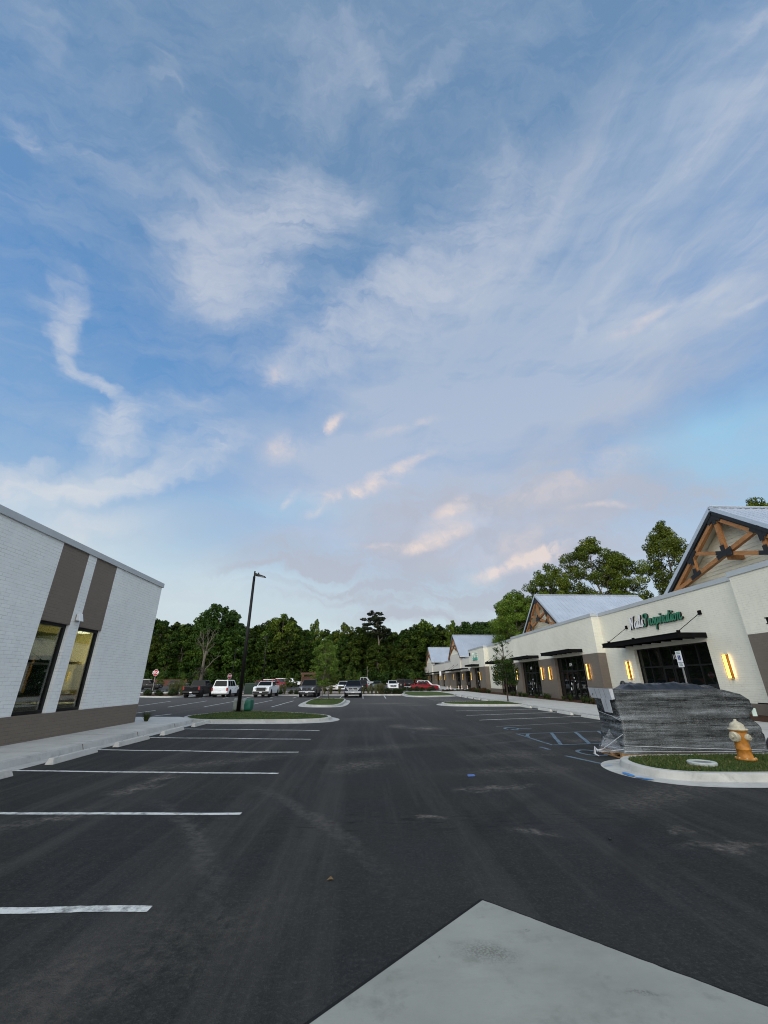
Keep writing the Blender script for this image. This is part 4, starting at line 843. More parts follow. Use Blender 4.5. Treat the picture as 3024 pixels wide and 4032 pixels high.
def gable(parent, L, xf, yc, apex, hw, slope, xback, xwall, wall_z0, trim=True):
    """a standing seam gable roof with a timber truss in front of a lap sided wall"""
    ze = apex - hw*slope; n = math.hypot(1, slope); th = .16
    for s in (-1, 1):
        m = MB(); ye = yc + s*hw
        m.hexa([(xf,yc,apex-th*n),(xback,yc,apex-th*n),(xback,ye,ze-th*n),(xf,ye,ze-th*n)], [(xf,yc,apex),(xback,yc,apex),(xback,ye,ze),(xf,ye,ze)])
        if s > 0: m.f = [tuple(reversed(q)) for q in m.f]
        r = m.build('roof', 'roof_metal', parent, L)
        q = MB(); k = int((xback-xf)/.41)
        for i in range(k+1):
            x = xf+.06+i*(xback-xf-.12)/k; q.beam((x, yc+s*.10, apex-.10*slope+.018), (x, ye, ze+.018), .035, .045, (0, s*slope, 1))
        q.beam((xf, yc+s*.01, apex+.03-.01*slope), (xback, yc+s*.01, apex+.03-.01*slope), .22, .025, (0, s*slope*.6, 1))
        q.build('standing_seam', 'roof_rib', r, L)
        q = MB(); d = .26*n/2
        q.beam((xf-.014, yc, apex-.05), (xf-.014, ye, ze-.05), .028, .19, (0, 0, 1)); q.build('rake_trim', 'roof_metal', r, L)
        q = MB(); q.quad((xf+.03,yc,apex-th*n-.012),(xwall+.1,yc,apex-th*n-.012),(xwall+.1,ye,ze-th*n-.012),(xf+.03,ye,ze-th*n-.012)); q.build('soffit', 'soffit', r, L)
        q = MB(); q.beam((xf-.012, yc, apex-.30), (xf-.012, ye, ze-.30), .03, .16, (0, 0, 1)); q.beam((xf+.09, yc, apex-.38), (xf+.09, ye, ze-.38), .09, .16); q.build('steel_chord', 'steel_plate', r, L)
    zt = apex-.50
    tr = MB(); xt = xf+.14; w = .20
    P0 = lambda u, z: (xt, yc+u, z)
    hub = apex-2.5; dz = .285
    for s in (-1, 1):
        tr.beam(P0(s*.25, zt-.10-.25*slope), P0(s*(hw-.3), zt-.10-(hw-.3)*slope), w, .18, (0, 0, 1))
        tr.beam((xt, yc+s*2.3, hub+2.3*dz), (xt, yc-s*(hw-.9), hub-(hw-.9)*dz), w-.01*s, .20, (0, 0, 1))
        tr.beam(P0(s*2.15, zt-2.15*slope-.05), P0(s*2.15, hub-2.15*dz), w-.03, .19, (0, 1, 0))
    tr.beam(P0(0, zt-.05), P0(0, hub), w-.02, .21, (0, 1, 0))
    tt = tr.build('truss', 'timber', parent, L)
    xg = xt-.125; xg2 = xt-.112
    def joint(*arms):
        g = MB()
        for k, (p, q, wd, vert) in enumerate(arms):
            g.beam((xg-.003*k, yc+p[0], p[1]), (xg-.003*k, yc+q[0], q[1]), .03, wd, (0, 1, 0) if vert else (0, 0, 1))
        g.build('gusset_plate', 'steel_plate', tt, L)
    joint(((-.48,hub-.48*dz),(.48,hub+.48*dz),.22,0), ((-.48,hub+.48*dz),(.48,hub-.48*dz),.22,0), ((0,hub),(0,hub+.42),.24,1), ((-.14,hub),(.14,hub),.30,0))
    joint(((0,zt),(0,zt-.42),.24,1), ((0,zt+.03),(.4,zt-.4*slope),.24,0), ((0,zt+.03),(-.4,zt-.4*slope),.24,0))
    for s in (-1, 1):
        joint(((s*1.75,zt-1.75*slope),(s*2.45,zt-2.45*slope),.24,0), ((s*1.82,hub+1.82*dz),(s*2.25,hub+2.25*dz),.22,0), ((s*2.15,zt-2.15*slope),(s*2.15,zt-2.15*slope-.42),.22,1))
        joint(((s*1.78,hub-1.78*dz),(s*2.52,hub-2.52*dz),.21,0), ((s*2.15,hub-2.15*dz),(s*2.15,hub-2.15*dz+.36),.22,1))
    for (u, z) in [(.45,hub+.13),(-.45,hub+.13),(.45,hub-.13),(-.45,hub-.13),(0,hub+.42),(0,zt-.42),(2.15,zt-2.15*slope-.42),(-2.15,zt-2.15*slope-.42),(2.45,hub-2.45*dz),(-2.45,hub-2.45*dz)]:
        b = MB(); b.lathe([(.016,-.018),(.016,.0)], (xg-.022, yc+u, z), 'x', 6); b.build('bolt', 'bolt_steel', tt, L)
    b = MB(); b.beam((xt+.05, yc, hub-.2), (xwall, yc, hub-.2), .22, .22); b.build('outrigger_beam', 'timber', tt, L)
    s_ = MB(); z = wall_z0; hstep = .19
    while z < apex-.35:
        wz = lambda zz: max(.02, min(hw-.2, (apex-.27-zz)/slope))
        w0, w1 = wz(z), wz(z+hstep)
        s_.hexa([(xwall-.035,yc-w0,z),(xwall+.05,yc-w0,z),(xwall+.05,yc+w0,z),(xwall-.035,yc+w0,z)], [(xwall-.006,yc-w1,z+hstep+.004),(xwall+.05,yc-w1,z+hstep+.004),(xwall+.05,yc+w1,z+hstep+.004),(xwall-.006,yc+w1,z+hstep+.004)])
        z += hstep
    s_.build('siding', 'siding', parent, L)
    bk = MB(); bk.v = [(xback-.1,yc-hw+.2,ze),(xback-.1,yc+hw-.2,ze),(xback-.1,yc,apex-.2)]; bk.f = [(0,1,2)]; bk.build('rear_gable', 'siding', parent, L)
gable(SR, SL, 18.0, 19.18, 10.22, 5.5, .75, 29.4, 18.95, 5.75)
gable(SR, SL, 18.0, 43.35, 10.25, 5.5, .75, 29.4, 18.95, 5.75)
sl = [(XR, 28.4, 'sconce left of the wide dark shop front numbered 105'), (XR, 20.35, 'largest glowing sconce, right of the shop front numbered 105'), (XB, 32.55, 'sconce on the brown pier right of the shop front numbered 104'), (XB, 39.5, 'right sconce of the pair on the brown pier between two shop fronts'), (XB, 41.25, 'left sconce of the pair on the brown pier between two shop fronts'), (XB, 48.1, 'sconce on the brown pier just right of the dark young tree'),
      (XR, 50.15, 'sconce on the cream wall half behind the dark young tree'), (XR, 57.9, 'sconce on the cream wall just left of the dark young tree'), (XB, 63.9, 'sconce right of the narrow shop door under the mint sign'), (XB, 69.3, 'sconce left of the narrow shop door under the mint sign')]
for x, y, lb in sl: sconce(x, y, 1.86, lb, 1.1, y < 45)

# script sign over the wide shop front
def catmull(pts, k=5):
    if len(pts) < 3: return pts
    P_ = [pts[0]] + list(pts) + [pts[-1]]; o = []
    for i in range(1, len(P_)-2):
        p0, p1, p2, p3 = P_[i-1], P_[i], P_[i+1], P_[i+2]
        for j in range(k):
            t = j/k; o.append(tuple(.5*(2*p1[c] + (p2[c]-p0[c])*t + (2*p0[c]-5*p1[c]+4*p2[c]-p3[c])*t*t + (3*p1[c]-p0[c]-3*p2[c]+p3[c])*t**3) for c in (0, 1)))
    o.append(pts[-1]); return o
GL = {  # pen strokes in a unit grid, x-height 1, slanted later
 'N': (1.35, [[(0,-.15),(.12,0),(.2,.6),(.3,1.75)], [(.3,1.75),(.5,1.0),(.75,0)], [(.75,0),(.85,1.0),(.98,1.85),(1.2,1.95)]]),
 'I': (1.15, [[(.05,1.35),(.0,1.75),(.35,1.95),(.65,1.85),(.6,1.0),(.5,.2),(.2,-.1),(-.02,.15)], [(.62,1.9),(.9,1.7),(.85,1.25)]]),
 'a': (.86, [[(.62,.85),(.4,1.0),(.1,.75),(.06,.3),(.25,.0),(.5,.25),(.62,.9)], [(.62,.95),(.58,.3),(.7,.0),(.9,.2)]]),
 'i': (.46, [[(.0,.3),(.2,.95)], [(.2,.95),(.14,.3),(.26,.0),(.46,.22)], [(.24,1.32),(.27,1.45)]]),
 'l': (.50, [[(.0,.25),(.3,1.3),(.36,1.85),(.2,1.8),(.14,.9),(.14,.2),(.28,.0),(.5,.22)]]),
 's': (.66, [[(.0,.2),(.36,1.05),(.42,.7),(.5,.25),(.3,-.02),(.06,.12)], [(.42,.1),(.66,.25)]]),
 'n': (.95, [[(.05,.9),(.16,.95),(.14,0)], [(.14,.55),(.4,.98),(.56,.85),(.54,.25),(.66,.0),(.95,.25)]]),
 'p': (.86, [[(.0,.4),(.2,.98),(.12,-.85)], [(.17,.6),(.42,1.0),(.62,.7),(.52,.1),(.3,.0),(.15,.2)], [(.5,.1),(.86,.25)]]),
 'r': (.66, [[(.0,.35),(.16,1.08),(.42,.95),(.36,.3),(.46,.0),(.66,.22)]]),
 't': (.56, [[(.0,.25),(.26,1.6)], [(.26,1.6),(.16,.3),(.3,.0),(.56,.22)], [(-.02,1.1),(.5,1.2)]]),
 'o': (.80, [[(.36,.98),(.1,.7),(.08,.2),(.3,.0),(.54,.25),(.54,.75),(.36,.98),(.6,.85),(.8,.95)]]),
}
def script_sign(text, y_start, z0, x, sc, wd, face, name, parent, lx):
    f = MB(); bk = MB(); y = y_start; sh = .28
    for ch in text:
        adv, strokes = GL[ch]
        for s in strokes:
            pts = [(y - (p[0]+p[1]*sh*.5)*sc[0], z0+p[1]*sc[1]) for p in catmull(s)]
            for a, b in zip(pts[:-1], pts[1:]):
                d = Vector((b[0]-a[0], b[1]-a[1])); l_ = d.length
                if l_ < 1e-5: continue
                d /= l_; e = d*.02; a2, b2 = (a[0]-e.x, a[1]-e.y), (b[0]+e.x, b[1]+e.y)
                nib = wd*(.62+.5*abs(d.y))
                f.beam((x-.135, a2[0], a2[1]), (x-.133, b2[0], b2[1]), .016, nib, (0, -d.y, d.x) if abs(d.x) < .99 else (0, 0, 1))
                bk.beam((x-.07, a2[0], a2[1]), (x-.07, b2[0], b2[1]), .11, nib*.9, (0, -d.y, d.x) if abs(d.x) < .99 else (0, 0, 1))
        y -= adv*sc[0]
    r = bk.build('letter_return', 'trim_black', parent, lx); f.build(name, face, parent, lx)
    return y
SG = thing('shop_sign', 'script sign reading Nails Inspiration in white and green letters over the door', 'sign', (17.5, 24.5, 4.9)); SGL = (17.5, 24.5, 4.9)
ye = script_sign('Nails', 27.15, 4.93, 17.5, (.37, .36), .072, 'sign_white', 'white_letters', SG, SGL)
ye = script_sign('Inspiration', ye-.02, 4.93, 17.5, (.40, .36), .072, 'sign_green', 'green_letters', SG, SGL)
# mint sign of the corner shop
t = thing('shop_sign', 'white and mint sign with a mint bar on the farthest cream corner block', 'sign', (16.9, 66.4, 4.8)); TL = (16.9, 66.4, 4.8)
mb = MB(); mb.box(16.78,16.9,64.9,67.55,4.70,5.02); mb.build('mint_bar', 'mint_green', t, TL, bevel=.02)
mb = MB(); mb.box(16.8,16.9,67.75,68.1,4.75,5.5); mb.build('white_letters', 'pale_mint', t, TL); mb = MB(); mb.lathe([(.22,0),(.22,.1)], (16.8,67.92,5.62), 'x', 14)
mb.build('white_letters', 'pale_mint', t, TL); mb = MB(); mb.beam((16.84,67.45,5.05),(16.84,67.0,5.72),.08,.16); mb.beam((16.84,66.55,5.05),(16.84,67.0,5.72),.08,.16); mb.box(16.8,16.9,66.72,67.28,5.2,5.32); mb.build('white_letters', 'pale_mint', t, TL); mb = MB()
for z in (5.08,5.36,5.64): mb.box(16.8,16.9,64.95,66.2,z,z+.15)
mb.box(16.81,16.9,66.05,66.25,5.08,5.79); mb.build('white_letters', 'pale_mint', t, TL)
t = thing('wall_box', 'small dark box on the wall beside the mint sign', 'wall box', (16.9, 69.55, 5.7))
mb = MB(); mb.box(-.12,0,-.28,.28,-.2,.28); mb.build('housing', 'dark_bronze', t, bevel=.01); mb = MB(); mb.box(-.125,-.12,-.2,.2,-.12,.2); mb.build('grille', 'trim_black', t)

# ---- far shop block beyond the gap
XF = 19.0; FB = thing('shop_block', 'far cream shop block with two small gables beyond the corner shop', 'building', (19, 110, .3)); FL = (19, 110, .3)
mb = MB(); cp = MB(); opens = [(79.2,83.4),(87.5,92.6),(104.6,108.0),(112.8,116.4),(124.7,129.3)]
wallx(mb, XF, 19.6, 79, 86.0, 3.45, 5.72); wallx(mb, XF, 19.6, 95.6, 123.0, 3.45, 5.72); wallx(mb, XF, 19.6, 132.9, 140.5, 3.45, 5.72)
wallx(mb, XF-.25, 19.6, 86.0, 95.6, 3.45, 6.9); wallx(mb, XF-.25, 19.6, 123.0, 132.9, 3.45, 6.7); mb.box(19.6,42,140.2,140.5,.2,5.6); mb.box(19.6,42,79,79.3,.2,5.6)
mb.build('wall', 'stucco', FB, FL)
edges = [79] + [e for q in opens for e in q] + [140.5]
for p0, p1 in zip(edges[::2], edges[1::2]): tb = MB(); tb.box(XF-.02, 19.6, p0, p1, .15, 3.45); tb.build('brick_pier', 'taupe_brick', FB, FL)
tb = MB(); tb.box(XF-.35, 18.975, 98.2, 103.4, .15, 3.45); tb.build('brick_pier', 'taupe_brick', FB, FL)
for a, b in [(79,86.0),(95.6,123.0),(132.9,140.5)]: cp.box(XF-.06,19.5,a,b,5.72,5.86)
cp.build('coping', 'coping_metal', FB, FL)
for a, b in opens: c_ = (a+b)/2; storefront(FB, 19.2, a, b, .3, 3.45, [c_-.95, c_, c_+.95], 2.5, [(c_-.95, c_), (c_, c_+.95)])
canopy(FB, 17.7, XF-.25, 79.4, 99.0, 3.72, 3.92, [(92.0, 94.0), (88.5, 90.5)], 4.8); canopy(FB, 17.9, XF, 104, 121, 3.72, 3.9); canopy(FB, 17.9, XF-.25, 124, 139.5, 3.72, 3.9, [(136, 137.5), (133, 134.5)], 4.8)
gable(FB, FL, 18.55, 90.9, 10.85, 6.0, .75, 32, 18.80, 6.4); gable(FB, FL, 18.55, 127.9, 11.0, 5.7, .75, 32, 18.80, 6.4)
mb = MB(); mb.box(19.7,24,99,108,5.7,6.25); mb.build('roof_curb', 'coping_metal', FB, FL)
for x, y, lb in [(XF,84.9,'first sconce along the far shop block, behind the traffic cones'), (XF,93.6,'second sconce along the far shop block, behind the traffic cones'), (XF-.35,103.0,'sconce on the far shop block above the hood of the red sedan'), (XF,109.3,'nearer sconce of the close pair on the far shop block'), (XF,111.6,'farther sconce of the close pair on the far shop block'), (XF,117.4,'sconce on the far shop block over the white car roof'), (XF,130.6,'farthest sconce on the far shop block')]:
    sconce(x, y, 1.95, lb, 1.08)

# ------------------------------------------------------------------ street objects
# concrete wheel stops
def stop_proto(label):
    t = thing('wheel_stop', label, 'wheel stop', (0,0,0), 0, 'concrete wheel stops')
    m = MB(); L_ = .93
    m.hexa([(-.095,-L_,0),(.095,-L_,0),(.095,L_,0),(-.095,L_,0)], [(-.05,-L_+.05,.135),(.05,-L_+.05,.135),(.05,L_-.05,.135),(-.05,L_-.05,.135)])
    m.build('block', 'stop_concrete', t, bevel=.012)
    p = MB(); p.lathe([(.014,0),(.014,.008),(.006,.012)], (0,-.62,.135), n=8); p.lathe([(.014,0),(.014,.008),(.006,.012)], (0,.62,.135), n=8); p.build('anchor_pin', 'grey_metal', t)
    return t
ws = stop_proto('nearest wheel stop in front of the white brick building'); ws.location = (-7.32, 9.25, .004); ws.rotation_euler.z = R(-2)
for i, (x, y, r, lb) in enumerate([(-7.36,12.3,1.5,'second nearest wheel stop in front of the white brick building'), (-7.31,15.05,-1,'third wheel stop in front of the white brick building'), (-7.26,17.85,1,'fourth wheel stop in front of the white brick building'), (-7.26,20.75,0,'farthest wheel stop in front of the white brick building, near the grass island'),
      (11.58,22.9,1,'wheel stop by the shop sidewalk half hidden by the wrapped load'), (11.55,25.85,-1,'second wheel stop by the shop sidewalk behind the wrapped load'), (11.55,28.7,1,'third wheel stop by the shop sidewalk behind the wrapped load'), (11.58,32.1,0,'fourth wheel stop by the shop sidewalk, next to the dark young tree'),
      (11.5,42.9,0,'first wheel stop beyond the dark young tree'), (11.5,45.8,1,'second wheel stop beyond the dark young tree'), (11.5,48.7,0,'third wheel stop beyond the dark young tree'), (11.5,51.6,-1,'fourth wheel stop beyond the dark young tree'), (11.5,54.4,0,'farthest wheel stop beyond the dark young tree')]):
    dup(ws, (x, y, .004), R(r), 1.0, lb)
for x, lb in [(1.15,'left of two wheel stops at the far planted strip'), (3.8,'right of two wheel stops at the far planted strip'), (-6.9,'wheel stop behind the charcoal pickup')]: dup(ws, (x, 59.0, .004), R(90), 1.0, lb)

# fire hydrant
HX = (8.475, 10.15, .165)
t = thing('fire_hydrant', 'orange fire hydrant with cream bonnet and caps on the grass', 'hydrant', HX); t.scale = (.95,.95,.96)
mb = MB(); mb.lathe([(.215,.0),(.215,.035),(.17,.045),(.155,.06),(.145,.12),(.142,.20),(.150,.205),(.152,.225),(.142,.232),(.138,.36),(.150,.40),(.160,.44),(.162,.55),(.155,.585),(.185,.59),(.185,.612)], n=28); mb.build('barrel', 'hydrant_orange', t, smooth=True)
mb = MB(); mb.lathe([(.198,.612),(.200,.628),(.185,.64),(.155,.645),(.150,.68),(.138,.725),(.10,.765),(.055,.785),(.05,.80),(.03,.803),(.03,.835),(.012,.84)], n=28); mb.build('bonnet', 'hydrant_white', t, smooth=True)
def nozzle(dx, dy, z, r, ln, name):
    d = Vector((dx, dy, 0)).normalized(); m = MB()
    m.tube([d*.10, d*(ln*.55)], [r*.80, r*.80], 16); m.tube([d*(ln*.5), d*(ln*.55), d*(ln*.86), d*ln], [r*1.12, r*1.15, r*1.12, r*.9], 18)
    m.tube([d*(ln-.01), d*(ln+.035)], [r*.34, r*.30], 6)
    m.v = [(a, b, c+z) for a, b, c in m.v]; return m.build(name, 'hydrant_white', t)
nozzle(-1, -.22, .475, .10, .215, 'pumper_cap'); nozzle(.35, -.92, .47, .066, .215, 'hose_cap'); nozzle(.2, .95, .47, .066, .2, 'hose_cap')
mb = MB()
for i in range(8):
    a = i*math.pi/4+.2; mb.lathe([(.016,0),(.016,.018),(.01,.022)], (.186*math.cos(a), .186*math.sin(a), .034), n=6); mb.lathe([(.013,0),(.013,.014)], (.178*math.cos(a), .178*math.sin(a), .634), n=6)
mb.build('flange_bolt', 'hydrant_white', t)
# valve lid in the grass
t = thing('valve_cover', 'round pale concrete valve cover set in the hydrant island grass', 'cover', (7.14, 9.74, .165))
mb = MB(); k = len(mb.v); mb.lathe([(.27,-.03),(.27,.035),(.26,.045),(.185,.045),(.18,.03)], n=26); mb.build('collar', 'lid_grey', t); mb = MB(); mb.lathe([(.175,-.02),(.175,.034),(.03,.036)], n=20); mb.build('lid', 'grey_metal', t)

# the wrapped pallet load
PX0, PX1, PY0, PY1 = 6.40, 10.02, 11.34, 12.40
t = thing('wrapped_load', 'long pallet load wrapped in grey stretch film beside the blue hatched aisle', 'pallet load', (8.2, 11.9, 0)); TL = (8.2, 11.9, 0)
mb = MB()
for y in (11.42, 11.87, 12.32): mb.box(6.36, 8.1, y-.045, y+.045, .02, .11); mb.box(8.2, 10.0, y-.045, y+.045, .02, .11)
for x in [6.36+.29*i for i in range(13)]: mb.box(x, x+.1, 11.37, 12.37, .11, .13); mb.box(x, x+.1, 11.37, 12.37, .002, .02)
mb.build('pallet', 'pallet_wood', t, TL)
def per(u, z):
    """rounded rectangle, u in 0..1 anticlockwise from the front left corner"""
    q = (z-.13)/1.45; sq = 1.0
    x0 = PX0 + .10*math.sin(math.pi*min(1, max(0, q*1.05)))*.9 - (.06 if q > .86 else 0); x1 = PX1 + .12*(1-q) - .16*math.exp(-((q-.56)/.10)**2) + .05*math.exp(-((q-.68)/.05)**2) - .22*max(0, (q-.86)/.14)**2
    y0 = PY0 + .015*math.sin(7*z); y1 = PY1
    w, d = x1-x0, y1-y0; tot = 2*(w+d); s = u*tot
    if s < w: p = (x0+s, y0); nrm = (0,-1)
    elif s < w+d: p = (x1, y0+s-w); nrm = (1,0)
    elif s < 2*w+d: p = (x1-(s-w-d), y1); nrm = (0,1)
    else: p = (x0, y1-(s-2*w-d)); nrm = (-1,0)
    # round the corners
    rr = .045; cx = min(max(p[0], x0+rr), x1-rr); cy = min(max(p[1], y0+rr), y1-rr); v = Vector((p[0]-cx, p[1]-cy))
    if v.length > rr: v = v.normalized()*rr
    return cx+v.x, cy+v.y, nrm
mb = MB(); NU, NZ = 230, 54
def disp(x, y, z, right):
    a = mnoise.noise((x*1.1, y*1.1, z*5.5))*.016 + mnoise.noise((x*7, y*7, z*1.3+9))*.010 + mnoise.noise((x*2.5, y*2.5, z*15))*.010 + mnoise.noise((x*6, y*6, z*30+3))*.004
    return a*(2.6 if right else 1.0)
for j in range(NZ+1):
    z = .12 + 1.45*j/NZ
    for i in range(NU):
        x, y, nr = per(i/NU, z); rt = x > 9.75; d = disp(x, y, z, rt)
        mb.v.append((x+nr[0]*d, y+nr[1]*d, z - (max(0, x-9.35)*.24 if j > NZ-14 else 0)*(j-NZ+14)/14))
for j in range(NZ):
    for i in range(NU): q = j*NU; mb.f.append((q+i, q+(i+1)%NU, q+NU+(i+1)%NU, q+NU+i))
q = NZ*NU; mb.f.append(tuple(range(q, q+NU)))
mb.build('wrapped_stack', 'stretch_wrap', t, TL, smooth=True)
mb = MB(); mb.v = []
for j in range(NZ+1):
    z = .12 + 1.40*j/NZ
    for i in range(NU):
        x, y, nr = per(i/NU, z); rt = x > 9.75; d = .014 + disp(x, y, z, rt)*.7 + .006*mnoise.noise((x*3, y*3, z*22)); mb.v.append((x+nr[0]*d, y+nr[1]*d, z - (max(0, x-9.35)*.24 if j > NZ-14 else 0)*(j-NZ+14)/14))
for j in range(NZ):
    for i in range(NU): q = j*NU; mb.f.append((q+i, q+(i+1)%NU, q+NU+(i+1)%NU, q+NU+i))
mb.build('stretch_film', 'wrap_film', t, TL, smooth=True)
# flat carton lid and the crumpled black plastic on top
mb = MB(); N1, N2 = 90, 26
for j in range(N2+1):
    for i in range(N1+1):
        u, v = i/N1, j/N2; x = 6.62+u*3.28; y = 11.40+v*.95
        e = min(1, min(u, 1-u)*7)*min(1, min(v, 1-v)*3.2)
        fold = abs(mnoise.noise((x*3.2, y*3.5, 1)))*.07 + abs(mnoise.noise((x*8, y*2.2, 5)))*.05
        z = 1.535 - max(0, x-9.35)*.22 + e*(.075 + .10*math.exp(-((x-8.35)/.75)**2) + .07*math.exp(-((x-7.3)/.4)**2) + fold)
        mb.v.append((x + .04*mnoise.noise((x*4, y*4, 9)), y, z))
for j in range(N2):
    for i in range(N1): q = j*(N1+1)+i; mb.f.append((q, q+1, q+N1+2, q+N1+1))
mb.build('plastic_sheet', 'black_plastic', t, TL, smooth=True)
mb = MB(); mb.lathe([(.02,0),(.06,.03),(.075,.09),(.05,.15),(.01,.17)], (7.18,12.1,1.62), n=10); mb.build('bag_knot', 'black_plastic', t, TL, smooth=True)
mb = MB(); mb.tube([(9.85,11.5,1.16),(10.02,11.45,1.15),(10.10,11.45,1.12)], [.13,.12,.05], 12); mb.tube([(10.2,11.6,.30),(10.35,11.62,.22),(10.42,11.6,.42)], [.05,.04,.008], 8); mb.build('bag_tail', 'black_plastic', t, TL, smooth=True)
mb = MB(); mb.box(10.08,10.2,11.44,11.46,.93,1.12); mb.build('tag', 'pale_mint', t, TL)
# carton flange and taped papers on the left end
mb = MB()
mb.hexa([(6.345,11.32,1.33),(6.352,11.32,1.33),(6.352,12.36,1.36),(6.345,12.36,1.36)], [(6.30,11.31,1.60),(6.31,11.31,1.60),(6.31,12.38,1.615),(6.30,12.38,1.615)])
mb.quad((6.30,11.31,1.604),(6.66,11.31,1.575),(6.66,12.38,1.59),(6.30,12.38,1.618)); mb.quad((6.345,11.318,1.34),(6.42,11.312,1.35),(6.40,11.305,1.60),(6.305,11.308,1.60))
mb.hexa([(6.375,11.46,1.02),(6.38,11.46,1.02),(6.38,11.83,1.03),(6.375,11.83,1.03)], [(6.338,11.44,1.36),(6.345,11.44,1.36),(6.345,11.85,1.36),(6.338,11.85,1.36)])
mb.build('label_sheet', 'label_paper', t, TL)
mb = MB()
for y in (11.58,11.80,12.02): mb.quad((6.3415,y,1.35),(6.3415,y+.012,1.35),(6.297,y+.012,1.595),(6.297,y,1.595))
mb.quad((6.330,12.2,1.42),(6.330,12.24,1.42),(6.321,12.24,1.47),(6.321,12.2,1.47)); mb.quad((6.372,11.64,1.05),(6.372,11.652,1.05),(6.336,11.652,1.35),(6.336,11.64,1.35))
mb.build('label_print', 'label_ink', t, TL)
# film drawn together at the lower left corner
mb = MB(); tail = Vector((5.99, 11.78, .10)); rng = random.Random(4)
src = [(6.42, 11.36+.06*i, .18+.045*i) for i in range(9)] + [(6.45+.0*i, 11.9+.09*i, .62-.05*i) for i in range(6)]
for i in range(len(src)-1):
    a, b = Vector(src[i]), Vector(src[i+1]); k = 8
    for s_ in range(k):
        f0, f1 = s_/k, (s_+1)/k; sag = lambda f: Vector((-.05*math.sin(f*3.1), 0, -.03*math.sin(f*3.1)+.02*mnoise.noise((f*4, i, 2))))
        w0, w1 = 1-f0, 1-f1
        mb.quad(a.lerp(tail, f0)+sag(f0), b.lerp(tail, f0)+sag(f0), b.lerp(tail, f1)+sag(f1), a.lerp(tail, f1)+sag(f1))
mb.build('film_fan', 'film', t, TL, smooth=True)
mb = MB(); mb.tube([(6.05,11.72,.16),(5.97,11.80,.13),(5.95,11.84,.22),(5.91,11.83,.06),(5.97,11.76,.02)], [.02,.035,.025,.028,.01], 8)
mb.v = [(x+.02*mnoise.noise((x*30, y*30, z*30)), y+.02*mnoise.noise((x*30, y*30, z*30+7)), z) for x, y, z in mb.v]; mb.build('film_knot', 'label_paper', t, TL, smooth=True)
mb = MB()
for (p, q) in [((6.42,11.33,.17),(9.9,11.32,.155)), ((6.44,11.32,.30),(10.1,11.30,.18)), ((6.41,11.34,.22),(5.99,11.78,.11)), ((6.45,11.7,.95),(6.46,11.33,.86)), ((6.44,12.3,1.02),(6.46,11.33,.90)), ((6.45,11.33,.55),(5.99,11.78,.11))]:
    p, q = Vector(p), Vector(q); mb.tube([p, p.lerp(q, .5)+Vector((-.01,-.012,-.006)), q], .007, 5)
mb.build('film_strand', 'label_paper', t, TL)

# lamp posts
def lamp_post(loc, h, label, rz=0.0, base=True, s=1.0):
    t = thing('street_lamp', label, 'street lamp', loc, rz, 'car park lamp posts')
    m = MB(); m.tube([(0,0,0),(0,0,h*.5),(0,0,h-.35)], [.118*s,.098*s,.078*s], 16); m.build('pole', 'dark_bronze', t, smooth=True)
    m = MB(); m.tube([(0,0,h-.38),(0,0,h)], [.05*s,.05*s], 12); m.build('pole_tenon', 'dark_bronze', t)
    m = MB(); m.hexa([(.05,-.13,h-.30),(.76,-.15,h-.42),(.76,.15,h-.42),(.05,.13,h-.30)], [(.05,-.10,h-.12),(.72,-.13,h-.35),(.72,.13,h-.35),(.05,.10,h-.12)]); m.build('lamp_head', 'dark_bronze', t, bevel=.02)
    m = MB(); m.hexa([(.30,-.11,h-.352),(.68,-.12,h-.417),(.68,.12,h-.417),(.30,.11,h-.352)], [(.30,-.11,h-.345),(.68,-.12,h-.41),(.68,.12,h-.41),(.30,.11,h-.345)]); m.build('lens', 'lamp_clear', t)
    m = MB(); m.lathe([(.04,0),(.045,.09),(.02,.10)], (.26,0,h-.19), n=10); m.build('photocell', 'dark_bronze', t)
    if base:
        m = MB(); m.box(-.16,.16,-.16,.16,0,.03); m.build('base_plate', 'dark_bronze', t)
        m = MB(); m.tube([(0,-.125,.55),(0,-.10,.55)], [.03,.03], 8); m.build('hand_hole', 'frame_black', t)
    return t
lamp_post((-7.39,26.9,.17), 8.35, 'tall black lamp post rising from the grass island by the draped box')
lamp_post((-28.2,95,.2), 8.3, 'thin distant lamp post in front of the dark wood, left of the tall one', 0, False, .8)
lamp_post((-16.2,70.8,.1), 8.6, 'thin distant lamp post just right of the tall one, against the trees', R(160), False, .7)
# draped utility box
def pillow(name, c, sx, sy, sz, rz, mat, parent, seed):
    m = MB(); nu, nv = 36, 20; cr, sr = math.cos(rz), math.sin(rz)
    sp = lambda v, e: math.copysign(abs(v)**e, v)
    for j in range(nv+1):
        ph = -math.pi/2 + math.pi*j/nv
        for i in range(nu):
            th = 2*math.pi*i/nu; x = sp(math.cos(ph), .35)*sp(math.cos(th), .35)*sx; y = sp(math.cos(ph), .35)*sp(math.sin(th), .35)*sy; z = sp(math.sin(ph), .45)*sz
            w = 1+.10*mnoise.noise((x*5+seed, y*5, z*6)); x, y = x*w, y*w; z += .05*mnoise.noise((x*6, y*6, seed)) + (.10*(abs(x/sx)**3) if z > 0 else 0)
            m.v.append((c[0]+x*cr-y*sr, c[1]+x*sr+y*cr, max(-.01, c[2]+z)))
    for j in range(nv):
        for i in range(nu): q = j*nu; m.f.append((q+i, q+(i+1)%nu, q+nu+(i+1)%nu, q+nu+i))
    return m.build(name, mat, parent, smooth=True)
t = thing('draped_box', 'green and grey plastic draped box behind the tall lamp post foot', 'utility box', (-7.25, 27.35, .18))
